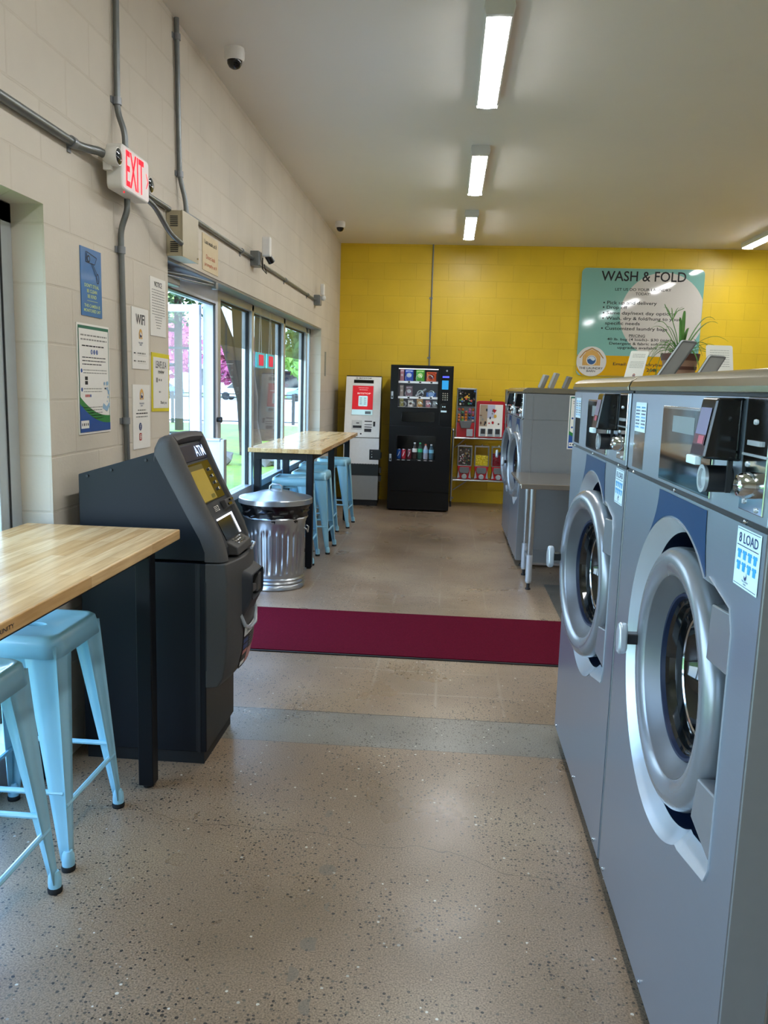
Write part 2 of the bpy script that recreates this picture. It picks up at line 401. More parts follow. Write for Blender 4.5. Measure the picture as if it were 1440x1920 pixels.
struct(MB().box(XL-.2, YF-.2, 0, XR+.2, YF, H).build('wall_front', M_cmu, smooth=False))

FW = frame((-1.545, 0, 0), (0, 1, 0), (0, 0, 1))      # window plane on the left wall: local x = world Y
# long window beyond the door
wf = MB(FW)
for a, b in ((5.34, 5.41), (6.28, 6.345), (7.50, 7.575), (8.70, 8.77), (8.90, 8.97)): wf.box(a, -.03, .0, b, .05, 2.05)
wf.box(5.40, -.03, 1.985, 8.97, .05, 2.05); wf.box(5.40, -.035, .60, 8.97, .05, .655)
w1 = struct(wf.build('window_1', M_alum, bevel=.004))
gs = MB(FW)
for a, b in ((5.41, 6.28), (6.345, 7.50), (7.575, 8.70)): gs.box(a, .005, .655, b, .012, 1.985)
gs.box(8.77, .005, .655, 8.90, .012, 1.985)
gs.build('pane', M_glass, w1, smooth=False)
gk = MB(FW)
for a in (6.262, 7.482, 8.682, 5.412): gk.box(a, -.004, .655, a+.018, .02, 1.985)
for a, b in ((5.41, 6.28), (6.345, 7.50), (7.575, 8.70)): gk.box(a, -.004, 1.973, b, .02, 1.986)
gk.build('gasket', M_dark, w1, smooth=False)
MB(FW).box(5.41, -.01, .0, 8.90, .03, .60).build('spandrel_panel', mat('spandrel_dark', '2b3a40', .35), w1, smooth=False)
MB(FW).box(5.34, -.03, 0, 8.97, .05, .06).build('bottom_rail', M_alum, w1, bevel=.003)
struct(MB().box(-1.60, 4.05, 2.035, -1.405, 8.965, 2.052).build('trim_1', M_lintel, smooth=False))
# left alcove glazing
wf = MB(FW)
for a, b in ((-2.2, -2.12), (-.7, -.62), (.98, 1.06), (2.66, 2.80)): wf.box(a, -.03, .0, b, .05, 2.03)
wf.box(-2.2, -.03, 1.96, 2.80, .05, 2.03); wf.box(-2.2, -.04, .0, 2.80, .05, .14)
w2 = struct(wf.build('window_2', M_alum, bevel=.004))
gs = MB(FW)
for a, b in ((-2.12, -.7), (-.62, .98), (1.06, 2.66)): gs.box(a, .005, .14, b, .012, 1.96)
gs.build('pane', M_glass, w2, smooth=False)
MB(FW).box(2.645, -.004, .22, 2.662, .03, 1.96).box(2.715, -.034, .1, 2.722, -.029, 2.03).build('gasket', M_dark, w2, smooth=False)
# glass door: frame in the opening, leaf standing open outside
df = MB(FW)
df.box(4.05, -.03, 0, 4.12, .05, 2.05); df.box(5.27, -.03, 0, 5.34, .05, 2.05); df.box(4.12, -.03, 1.94, 5.27, .05, 2.05)
d1 = struct(df.build('door_1', M_whitemetal, bevel=.004))
DL = frame((-1.60, 5.24, 0), (-math.cos(R(4)), math.sin(R(4)), 0), (0, 0, 1))     # leaf: local x away from hinge
lf = MB(DL); lf.box(0, -.022, .02, .07, .022, 1.93); lf.box(.07, -.022, 1.885, 1.0, .022, 1.93); lf.box(.07, -.022, .02, 1.0, .022, .30)
lf.box(.93, -.022, .30, 1.0, .022, 1.885); lf.box(.07, -.022, 1.02, .90, .022, 1.10)
leaf = lf.build('door_leaf', M_whitemetal, d1, bevel=.003)
MB(DL).box(.07, -.003, .30, .93, .003, 1.885).build('pane', M_glass, leaf, smooth=False)
MB(DL).box(.075, -.026, 1.10, .09, -.018, 1.66).box(.075, -.026, 1.65, .93, -.018, 1.665).box(.075, -.026, 1.10, .93, -.018, 1.115).build('gasket', M_dark, leaf, smooth=False)
MB(DL).tube([(.2, -.05, 1.55), (.85, -.05, 1.55)], .012).box(.2, -.05, 1.545, .215, -.02, 1.555).box(.835, -.05, 1.545, .85, -.02, 1.555).build('push_bar', M_dark, leaf)
MB(DL).box(.03, -.027, 1.12, .055, -.02, 1.22).build('lock_plate', M_dark, leaf, smooth=False)
MB(FW).box(5.262, -.034, .05, 5.270, -.020, 1.94).box(4.12, -.036, 1.932, 5.27, .0, 1.942).build('gasket', M_dark, d1, smooth=False)
MB(FW).tube([(5.315, -.03, 1.20), (5.315, -.06, 1.20)], .016, 12).tube([(5.315, -.055, 1.20), (5.315, -.062, 1.20)], .02, 12).build('door_knob', M_dark, d1)
cl = thing('door_closer', 'grey metal door closer arm reaching out under the door lintel', 'door closer', (-1.47, 4.12, 1.99))
MB().box(-.05, 0, -.045, .01, .30, .0).build('closer_body', M_lintel, cl, bevel=.006)
MB().tube([(.0, .05, .005), (.045, .40, .02), (.06, .78, .03)], .009, 8).tube([(.0, .05, -.01), (.05, .45, .0), (.06, .78, .02)], .006, 8).build('arm', M_conduit, cl)
MB().box(.045, .76, .0, .075, .81, .04).build('bracket', M_lintel, cl, bevel=.003)
# upright panel just by the door
pn = thing('guard_panel', 'low pale metal panel standing upright inside the glass door, behind the cash machine', 'panel', (-1.43, 4.90, 0))
MB().box(-.05, -.02, 0, .06, .02, 1.09).build('panel', M_whitemetal, pn, bevel=.004)
MB().box(.062, -.03, 0, .085, .03, 1.10).build('edge_post', M_alum, pn, bevel=.004)
MB().box(-.05, -.03, 1.09, .06, .03, 1.105).build('cap', M_alum, pn, bevel=.003)

# translucent strips at the top of the long window's panes
for i, (a, b, lab) in enumerate(((5.43, 6.26, 'brown-grey see-through shade film on the window pane nearest the glass door'), (6.36, 7.48, 'grey see-through shade film above the two small red signs'), (7.59, 8.68, 'grey see-through shade film on the window pane farthest from the door'))):
    tag(MB(FW).box(a, .016, 1.70, b, .0175, 1.972).build('shade_film', M_tint, smooth=False), lab, 'window film', 'shade films on the long window')
# two small hanging signs
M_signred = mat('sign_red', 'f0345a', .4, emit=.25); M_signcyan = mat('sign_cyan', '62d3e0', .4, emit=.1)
for y0, y1, lab in ((6.38, 6.66, 'small red sign with a thick turquoise border hanging in the window, nearer the glass door'), (6.74, 7.02, 'small red sign with a turquoise border hanging in the window, nearer the yellow wall')):
    t = thing('hanging_sign', lab, 'sign', (-1.505, (y0+y1)/2, 1.57), 90, 'small red and turquoise window signs')
    hw = (y1-y0)/2
    MB().box(-hw, -.006, 0, hw, .006, .115).build('sign_board', M_signcyan, t, bevel=.002)
    MB().prism(rrect(-hw*.55, .014, hw*.55, .10, .012), -.010, -.006, 'y').build('red_panel', M_signred, t, smooth=False)
    MB().tube([(-hw*.3, 0, .115), (-hw*.1, 0, .46)], .0012, 5).tube([(hw*.3, 0, .115), (hw*.1, 0, .46)], .0012, 5).build('cord', M_paper, t)

# ------------------------------------------------------------------ ceiling strip lights and camera domes
def strip(x, y, lab, L_=1.25):
    t = thing('ceiling_light', lab, 'light', (x, y, H), 0, 'ceiling LED strip lights')
    MB().prism([(-.065, 0), (.065, 0), (.072, -.035), (.062, -.07), (-.062, -.07), (-.072, -.035)], -.02, .012, 'y').prism([(-.065, 0), (.065, 0), (.072, -.035), (.062, -.07), (-.062, -.07), (-.072, -.035)], L_-.012, L_+.02, 'y').prism([(-.062, 0), (.062, 0), (.070, -.035), (.060, -.056), (-.060, -.056), (-.070, -.035)], 0, L_, 'y').build('housing', M_lamphouse, t, bevel=.003)
    MB().prism([(.054, -.0555), (.050, -.062), (.030, -.070), (0, -.073), (-.030, -.070), (-.050, -.062), (-.054, -.0555)], .012, L_-.012, 'y').build('diffuser', M_light_lens, t)
    return t
s0 = strip(.165, 4.02, 'white ceiling strip light nearest the camera, large and bright at the top of the view')
def strip2(x, y, lab):
    c = copy_tree(s0); c.location = (x, y, H); c['label'] = lab
strip2(.165, 6.28, 'middle one of the three strip lights in line down the aisle')
strip2(.165, 8.45, 'strip light down the aisle nearest the yellow wall')
strip2(3.36, 8.75, 'strip light at the right edge, over the area right of the wall sign')
for x, y in ((.165, 1.7), (.165, -.7), (3.36, 6.5), (3.36, 4.2), (3.36, 1.9), (3.36, -.4), (6.0, 6.5), (6.0, 2.5)):
    strip2(x, y, 'ceiling strip light outside the photographed part of the room')
M_dome = mat('smoked_dome', '0b0c0f', .08)
for x, y, s_, lab in ((-1.20, 4.56, 1.0, 'white dome camera with a smoked lens on the ceiling near the exit sign'), (-1.235, 9.12, 1.0, 'small white dome camera on the ceiling by the yellow wall corner')):
    t = thing('dome_camera', lab, 'security camera', (x, y, H), 0, 'dome cameras on the ceiling')
    MB().lathe([(.052, 0), (.055, -.02), (.053, -.05), (.046, -.062)], n=28).build('housing', M_white, t)
    MB().lathe([(.04, -.058), (.038, -.078), (.028, -.094), (.012, -.102), (.001, -.103)], n=24, cap=False).build('lens_dome', M_dome, t)

# ------------------------------------------------------------------ conduits
def conduit(path, lab, clamps, r=.0125, cn=(1, 0, 0)):
    t = thing('metal_conduit', lab, 'conduit', path[0])
    o = Vector(path[0])
    P = [Vector(p) for p in path]; Q = [P[0]]
    for i in range(1, len(P)-1):
        a, b, c = P[i-1], P[i], P[i+1]; d = min(.05, (a-b).length*.4, (c-b).length*.4)
        p, q = b+(a-b).normalized()*d, b+(c-b).normalized()*d
        for k in range(5): u = k/4; Q.append(p*(1-u)**2+b*2*u*(1-u)+q*u*u)
    Q.append(P[-1])
    MB().tube([p-o for p in Q], r, 12).build('pipe', M_conduit, t)
    for c in clamps:
        p = Vector(c)-o; d = Vector((0, 0, 1)) if len(c) == 3 else None
        m = MB()
        ax = 'z' if c[2] not in HZ else 'y'
        if ax == 'z': m.cyl((p.x, p.y, p.z), r+.005, -.014, .014, 'z', 14).box(p.x-.016, p.y-.032, p.z-.012, p.x-.010, p.y-.01, p.z+.012)
        else: m.tube([(p.x, p.y-.014, p.z), (p.x, p.y+.014, p.z)], r+.005, 14).box(p.x-.016, p.y-.012, p.z-.035, p.x-.010, p.y+.012, p.z-.01)
        m.build('clamp', M_lintel, t)
HZ = set()
xc = XL+.016
conduit([(xc, 3.43, H), (xc, 3.42, 2.52), (xc+.03, 3.42, 2.44), (xc+.03, 3.42, 2.357)], 'upper vertical metal conduit running from the ceiling down to the exit sign', [(xc, 3.42, 2.56)])
conduit([(xc+.03, 3.43, 2.183), (xc+.03, 3.43, 2.14), (xc, 3.43, 2.06), (xc, 3.46, .90)], 'lower vertical metal conduit from the exit sign down behind the cash machine', [(xc, 3.432, 1.98), (xc, 3.448, 1.27)])
conduit([(xc, 4.17, H-.01), (xc, 4.19, 2.60), (xc, 4.2, 2.45), (xc+.02, 4.22, 2.36), (xc+.03, 4.22, 2.24)], 'vertical metal conduit from the ceiling down into the beige electrical box', [(xc, 4.175, 3.10), (xc, 4.20, 2.47)])
HZ.update((2.285, 2.30))
conduit([(xc, 1.6, 2.285), (xc, 3.05, 2.285), (xc+.03, 3.17, 2.30), (xc+.03, 3.243, 2.30)], 'horizontal metal conduit running from the left edge to the exit sign', [(xc, 3.0, 2.285)], .016)
conduit([(xc, 3.537, 2.27), (xc, 4.034, 2.27)], 'short straight conduit between the exit sign and the electrical box', [], .012)
conduit([(xc+.03, 3.537, 2.24), (xc+.04, 3.72, 2.22), (xc+.05, 3.90, 2.13), (xc+.06, 4.032, 2.11)], 'short curved grey cable conduit sagging from the exit sign into the electrical box', [], .012)
conduit([(xc, 4.26, 2.30), (xc, 5.74, 2.30)], 'horizontal conduit from the electrical box to the first wall camera', [(xc, 5.45, 2.30)], .012)
conduit([(xc, 5.86, 2.30), (xc, 8.45, 2.30)], 'horizontal conduit above the long window between the two junction boxes', [(xc, 6.9, 2.30), (xc, 8.0, 2.30)], .011)
t = thing('metal_conduit', 'thin vertical conduit on the yellow wall above the vending machine', 'conduit', (-.25, YB-.012, 1.6))
MB().tube([(0, 0, 0), (0, 0, H-1.6)], .0095, 10).build('pipe', M_conduit, t)
for z in (.22, .95): MB().box(-.028, -.006, z-.01, .014, .012, z+.01).build('clamp', M_conduit, t)
for y, lab, dark in ((5.80, 'grey junction box on the conduit carrying the first wall camera', 1), (8.50, 'small grey junction box at the far end of the conduit, near the yellow wall', 0)):
    t = thing('junction_box', lab, 'electrical box', (XL, y, 2.30), 90, 'junction boxes above the long window')
    MB().box(-.06, -.06, -.05, .06, 0, .05).build('box', M_conduit, t, bevel=.004)
    MB().box(-.055, -.066, -.045, .055, -.06, .045).build('cover_plate', M_lintel, t, bevel=.002)
t = thing('wall_camera', 'white wall camera with a black lens tilted down, on the junction box above the window', 'security camera', (XL+.075, 5.80, 2.33))
MB().prism(rrect(-.03, -.01, .03, .12, .012), .0, .055, 'x').build('housing', M_white, t, bevel=.004)
MB().tube([(.03, .03, .0), (.05, .06, -.04)], .026, 14).build('lens_barrel', M_glossblack, t)
MB().tube([(.0, .0, -.02), (-.01, .03, -.09), (.0, .12, -.11), (-.03, .18, -.04)], .004, 6).build('cable', M_dark, t)
t = thing('motion_sensor', 'small white sensor on the junction box closest to the yellow wall', 'sensor', (XL+.07, 8.56, 2.33))
MB().box(-.02, -.025, .03, .02, .035, .14).build('housing', M_white, t, bevel=.008)
MB().sphere((.01, .0, .0), .028, 8).build('sensor_head', M_lamphouse, t)

# ------------------------------------------------------------------ exit sign
t = thing('exit_sign', 'white box exit sign with lit red letters and two emergency lamp heads', 'exit sign', (XL, 3.40, 2.27), 90)
MB().prism(rrect(-.155, -.085, .135, .085, .02), -.10, -.036, 'y').box(-.06, -.036, -.05, .05, 0, .05).build('housing', M_white, t, bevel=.006)
M_exitred = mat('exit_red', 'ff0820', .5, emit=1.6, var=0, spec=.1)
m = MB(frame((0, -.1015, 0), (1, 0, 0), (0, 0, 1)))
m.text('EXIT', -.02, .002, .19, .135, 0, 0); m.poly([(.098, -.03), (.118, .0), (.098, .03), (.104, .03), (.126, .0), (.104, -.03)], 0, 0)
m.build('letters', M_exitred, t, smooth=False)
MB().prism(rrect(-.145, -.078, .13, .078, .012), -.1008, -.0985, 'y').build('face_plate', mat('exit_face', 'eadfdc', .4, emit=.1), t, smooth=False)
for sx in (-1, 1):
    h = MB(); c = (sx*.172-.01, -.07, .025 if sx < 0 else .0)
    h.lathe([(.02, .03), (.034, .01), (.036, -.02), (.033, -.03)], c, 'y', 22); h.box(c[0]-.01, c[1]+.0, c[2]-.05, c[0]+.01, c[1]+.03, c[2])
    l = h.build('lamp_head', M_white, t)
    MB().lathe([(.03, -.031), (.024, -.034), (.01, -.036), (.001, -.037)], c, 'y', 20, cap=False).build('lamp_lens', M_mirror, l)
MB().sphere((-.10, -.085, -.088), .003, 6).build('indicator', M_exitred, t)

# electrical box above the door
t = thing('electrical_box', 'beige metal electrical box with vent slots above the glass door', 'electrical box', (XL, 4.16, 2.05), 90)
MB().box(-.125, -.075, 0, .125, 0, .215).build('cabinet', M_cream, t, bevel=.003)
MB().box(-.127, -.083, -.002, .127, -.075, .217).build('cover', M_cream, t, bevel=.002)
for z0 in (.02, .14):
    m = MB()
    for k in range(6): m.box(-.1275, -.058, z0+k*.009, -.1252, -.020, z0+k*.009+.004)
    m.build('vent_slots', M_dark, t, smooth=False)
MB().cyl((.10, -.085, .02), .005, -.003, .003, 'y', 10).build('screw', M_chrome, t)

# ------------------------------------------------------------------ posters on the left wall
def poster(name, lab, y0, y1, z0, z1, mats, off=.002, cat='poster', plane=None, tilt=0, group=None):
    t = MB(frame((XL+off, (y0+y1)/2, (z0+z1)/2), (0, math.cos(tilt), math.sin(tilt)), (0, -math.sin(tilt), math.cos(tilt))))
    w_, h_ = (y1-y0), (z1-z0)
    t.box(-w_/2, -.0015, -h_/2, w_/2, .0015, h_/2, 0)
    return t, w_, h_
rnd = random.Random(3)
M_camblue = mat('poster_blue', '2f6fae', .35, coat=.4); M_camyel = mat('poster_yellow_text', 'cfe08a', .5)
m, W, Hh = poster('poster', '', 3.07, 3.255, 1.685, 1.94, None)
m.text("DON'T STEAL", 0, -.012, .13, .013, -.0025, 2); m.text('BE CLEAN', 0, -.032, .09, .013, -.0025, 2); m.text('BE KIND', 0, -.052, .078, .013, -.0025, 2)
m.rect(-.045, -.070, .05, -.0685, -.0025, 2); m.text('THIS CAMERA IS', 0, -.088, .14, .012, -.0025, 2); m.text('MONITORED 24/7', 0, -.106, .15, .012, -.0025, 2)
def line(m, pts, w_, y, mi):
    for (a, b), (c, d) in zip(pts, pts[1:]):
        l = math.hypot(c-a, d-b) or 1; nx, nz = -(d-b)/l*w_/2, (c-a)/l*w_/2
        m.poly([(a+nx, b+nz), (c+nx, d+nz), (c-nx, d-nz), (a-nx, b-nz)], y, mi)
line(m, [(-.05, .075), (.03, .072), (.05, .10), (-.035, .112), (-.05, .075)], .003, -.0025, 1); line(m, [(-.05, .075), (-.048, .112), (-.035, .112)], .003, -.0025, 1)
m.disc(-.025, .088, .014, -.0027, 1, 16); m.disc(-.025, .088, .008, -.003, 0, 16)
line(m, [(.0, .072), (.035, .035), (.06, .012)], .003, -.0025, 1); line(m, [(.012, .072), (.05, .04)], .003, -.0025, 1)
m.ring([(.055+.010*math.cos(a*.4), .022+.016*math.sin(a*.4)) for a in range(16)], [(.055+.014*math.cos(a*.4), .022+.02*math.sin(a*.4)) for a in range(16)], -.0025, -.0025, 1)
tag(m.build('camera_poster', [M_camblue, M_ink, M_camyel], smooth=False), 'blue poster with a drawn camera and yellow words, upper left on the cream wall', 'poster')

M_green = mat('poster_green', '1c6a55', .4); M_gr2 = mat('poster_leaf_green', '2f7f3f', .4); M_posterblue = mat('poster_royal_blue', '1f4f96', .4); M_water = mat('poster_water', '8fb4cf', .4)
def pay_poster(m, W, Hh, y=-.0025):
    x0, x1, z0, z1 = -W/2+.008, W/2-.008, -Hh/2+.008, Hh/2-.008
    m.rect(x0, z0, x1, z1, y, 1)                              # green edge
    m.rect(x0+.006, z0+.006, x1-.006, z1-.012, y-.0004, 0)
    def arc(f0, f1, mi, yy):
        pts = [(x0, z0)]+[(x1, z0)]+[(x0+(x1-x0)*(1-k/12), z0+Hh*(f1+(f0-f1)*(k/12)**2.2)) for k in range(13)]
        m.poly(pts, yy, mi)
    arc(.33, .14, 2, y-.0008); arc(.26, .07, 3, y-.0012)
    m.rect(x0+.005, z0+.015, x0+.075, z0+.045, y-.0016, 0); m.scribble(x0+.012, x0+.068, z0+.03, .010, y-.002, 4, rnd, (.004, .012))
    m.poly([(x1-.075, z0+.09), (x1-.03, z0+.075), (x1-.002, z0+.10), (x1-.004, z0+.115), (x1-.035, z0+.095), (x1-.065, z0+.11)], y-.0016, 5)
    for k in range(9): m.disc(x1-.055+.042*rnd.random(), z0+.11+.09*rnd.random(), .004+.007*rnd.random(), y-.0016-.0001*k, 5, 8)
    m.rect(x1-.052, z0+.165, x1-.03, z0+.171, y-.0016, 4)
    for k, (zz, hh) in enumerate(((.036, .007), (.052, .007), (.076, .006))):
        m.scribble(x0+.02+.01*(k == 2), x1-.02-.03*(k == 2), z1-zz, hh*.8, y-.0008, 6 if k < 2 else 4, rnd)
    for k in range(3): m.disc(-.024+.024*k, z1-.098, .0095, y-.0008, 3, 16); m.text(str(k+1), -.024+.024*k, z1-.098, .005, .009, y-.0012, 0)
    for k in range(3): m.scribble(x0+.03, x1-.035-.04*(k == 2), z1-.120-.013*k, .0035, y-.0008, 4, rnd)
    zz = z1-.168
    for k in range(3):
        m.disc(x0+.022, zz-.003, .008, y-.0008, 3, 14)
        for q in range(2+3*(k == 2)): m.scribble(x0+.036, x1-.025-.05*(k > 0), zz-.011*q, .003, y-.0008, 6, rnd)
        zz -= .072
    m.rect(x0+.05, z1-.207, x0+.075, z1-.193, y-.0008, 4); m.rect(x0+.05, z1-.224, x0+.075, z1-.210, y-.0008, 4)
    for k, mi in enumerate((7, 7, 7, 3)): m.rect(x0+.05+.014*k, z1-.272, x0+.061+.014*k, z1-.262, y-.0008, mi)
PM = [M_paper, M_green, M_gr2, M_posterblue, M_ink, M_water, M_greyink, M_red]
m, W, Hh = poster('p', '', 3.02, 3.315, 1.232, 1.655, None)
pay_poster(m, W, Hh)
tag(m.build('instruction_poster', PM, smooth=False), 'tall blue and green payment instruction poster on the cream wall left of the conduit', 'poster')

M_barn = mat('barn_ochre', 'd8a85a', .5)
def logo(m, cx, cz, s_, y, mb_, mn, mp):       # barn with a wave roundel; s_ = width
    m.poly([(cx-s_*.42, cz-s_*.4), (cx+s_*.42, cz-s_*.4), (cx+s_*.42, cz+s_*.1), (cx+s_*.27, cz+s_*.36), (cx, cz+s_*.5), (cx-s_*.27, cz+s_*.36), (cx-s_*.42, cz+s_*.1)], y, mb_)
    m.disc(cx, cz-s_*.08, s_*.27, y-.0004, mp, 24); m.disc(cx, cz-s_*.08, s_*.23, y-.0008, mn, 24)
    m.poly([(cx-s_*.2, cz-s_*.02)]+[(cx-s_*.2+s_*.4*k/10, cz-s_*.06+s_*.05*math.sin(k*.7)) for k in range(11)]+[(cx+s_*.18*math.cos(a), cz-s_*.08+s_*.21*math.sin(a)) for a in (R(25), R(60), R(90), R(120), R(155))], y-.0012, mp)
LM = [M_paper, M_ink, M_barn, M_navyink, M_greyink]
m, W, Hh = poster('p', '', 3.565, 3.765, 1.495, 1.765, None)
m.text('WIFI', 0, .085, .11, .045, -.0025, 1); logo(m, .0, .02, .05, -.0025, 2, 3, 0); m.text('THE LAUNDRY', 0, -.018, .055, .007, -.0025, 3); m.text('BARN', 0, -.027, .025, .006, -.0025, 3)
for z in (-.065, -.10): m.scribble(-.085, -.06, z, .005, -.0025, 1, rnd); m.scribble(-.04, .06, z, .006, -.0025, 4, rnd); m.rect(-.04, z-.01, .07, z-.0093, -.0025, 4)
tag(m.build('wifi_sign', LM, smooth=False), 'white wifi sign with a barn logo on the cream wall right of the conduit', 'sign')
m, W, Hh = poster('p', '', 3.795, 4.005, 1.655, 1.925, None)
m.text('NOTICE', 0, .105, .10, .024, -.0025, 1)
for k in range(15): ww = .085 if k < 10 else .05-.006*(k-10); m.scribble(-ww, ww, .078-.0125*k, .0035, -.0025, 4, rnd)
tag(m.build('notice_sign', LM, smooth=False), 'white notice sheet of small print beside the door opening', 'sign')
m, W, Hh = poster('p', '', 3.80, 4.045, 1.297, 1.575, None, tilt=-.02)
M_yelb = mat('poster_yellow', 'e0cf2c', .5)
m.rect(-W/2+.016, -Hh/2+.016, W/2-.016, Hh/2-.02, -.0025, 1)
m.text('LEAVE US A', 0, .085, .15, .034, -.003, 2); m.text('review', 0, .052, .09, .02, -.003, 2, shear=.3)
m.rect(-.07, .0, -.045, .022, -.003, 3); m.scribble(-.035, .01, .012, .01, -.003, 3, rnd); m.scribble(-.03, .0, -.045, .008, -.003, 3, rnd)
m.text('Thank you', .035, -.098, .09, .018, -.003, 2, shear=.4)
tag(m.build('review_sign', [M_yelb, M_paper, M_ink, M_greyink], smooth=False), 'yellow-bordered white sign asking for a review, at the door corner', 'sign')
m, W, Hh = poster('p', '', 3.56, 3.77, 1.135, 1.425, None, tilt=-.01)
logo(m, 0, .10, .055, -.0025, 2, 3, 0); m.text('THE LAUNDRY', 0, .06, .06, .008, -.0025, 3); m.text('BARN', 0, .05, .026, .006, -.0025, 3)
for k, (ww, mi) in enumerate(((.05, 4), (.07, 1), (.07, 4))): m.scribble(-ww, ww, .03-.015*k, .005, -.0025, mi, rnd)
m.disc(-.02, -.045, .018, -.0025, 3, 24); m.text('f', -.019, -.046, .011, .026, -.003, 0)
m.poly(rrect(-.036, -.108, -.004, -.074, .008), -.0025, 5); m.poly(rrect(-.030, -.102, -.010, -.080, .005), -.003, 0); m.poly(rrect(-.027, -.099, -.013, -.083, .004), -.0034, 5); m.disc(-.02, -.091, .005, -.0038, 0, 14)
tag(m.build('social_sign', LM+[M_red], smooth=False), 'white sign with blue and red social media icons, lowest on the cream wall', 'sign')
m, W, Hh = poster('p', '', 4.62, 4.93, 2.068, 2.268, None, tilt=.0)
M_tanp = mat('buff_paper', 'd9c6a0', .7); M_redink = mat('red_ink', 'c0563c', .6)
m.text('Last wash at 8', 0, .06, .24, .024, -.0025, 1); m.text('Doors lock', .0, -.02, .18, .024, -.0025, 2); m.text('promptly at 9', 0, -.065, .24, .026, -.0025, 2)
tag(m.build('paper_notice', [M_tanp, M_ink, M_redink], smooth=False), 'buff paper notice about last wash under the conduit above the door', 'sign')
m, W, Hh = poster('p', '', 9.24, 9.34, 1.545, 1.815, None)
for k in range(14): m.rect(-.035, -.125+.019*k, .035, -.117+.019*k, -.0025, 1)
tag(m.build('wall_strip_sign', [mat('strip_grey', '8d9184', .5), M_greyink], smooth=False), 'narrow grey strip sign on the cream wall between the window and yellow wall', 'sign')

# ------------------------------------------------------------------ tables
def high_table(lab, x0, x1, y0, y1, ztop, legs, th=.035):
    cx, cy = (x0+x1)/2, (y0+y1)/2
    t = thing('high_table', lab, 'table', (cx, cy, 0), 0, 'high butcher-block tables')
    MB().box(x0-cx, y0-cy, ztop-th, x1-cx, y1-cy, ztop).build('tabletop', M_wood, t, bevel=.004)
    a = MB()
    xa, xb = legs[0][0]-cx, max(l[0] for l in legs)-cx; ya, yb = min(l[1] for l in legs)-cy, max(l[1] for l in legs)-cy
    for x in (xa, xb): a.box(x-.018, ya, ztop-th-.055, x+.018, yb, ztop-th-.002)
    for y in sorted({l[1] for l in legs}): a.box(xa, y-cy-.018, ztop-th-.055, xb, y-cy+.018, ztop-th-.002)
    a.build('apron', M_black, t, bevel=.003)
    for x, y in legs:
        l = MB().box(x-cx-.027, y-cy-.027, .012, x-cx+.027, y-cy+.027, ztop-th-.002).build('leg', M_black, t, bevel=.004)
        MB().cyl((x-cx, y-cy, 0), .018, 0, .012, 'z', 14).build('foot', M_rubber, l)
    return t
T1 = high_table('butcher-block high table in the left foreground, beside the cash machine', -1.47, -.915, .55, 2.745, .935, [(-1.42, 2.685), (-1.02, 2.685), (-1.42, .65), (-1.02, .65)])
m = MB(frame((-.9145, 1.60, .917), (0, 1, 0), (0, 0, 1))); m.text('TRINITY', 0, 0, .075, .010, 0, 0); m.M = m.M
o = m.build('edge_lettering', M_ink, None, smooth=False); o.parent = T1; o.matrix_parent_inverse = Matrix.Translation(T1.location).inverted()
high_table('butcher-block high table along the long window, stools tucked under it', -1.53, -.95, 6.22, 8.74, .95, [(-1.47, 6.30), (-1.05, 6.28), (-1.47, 7.45), (-1.05, 7.45), (-1.47, 8.63), (-1.05, 8.63)])

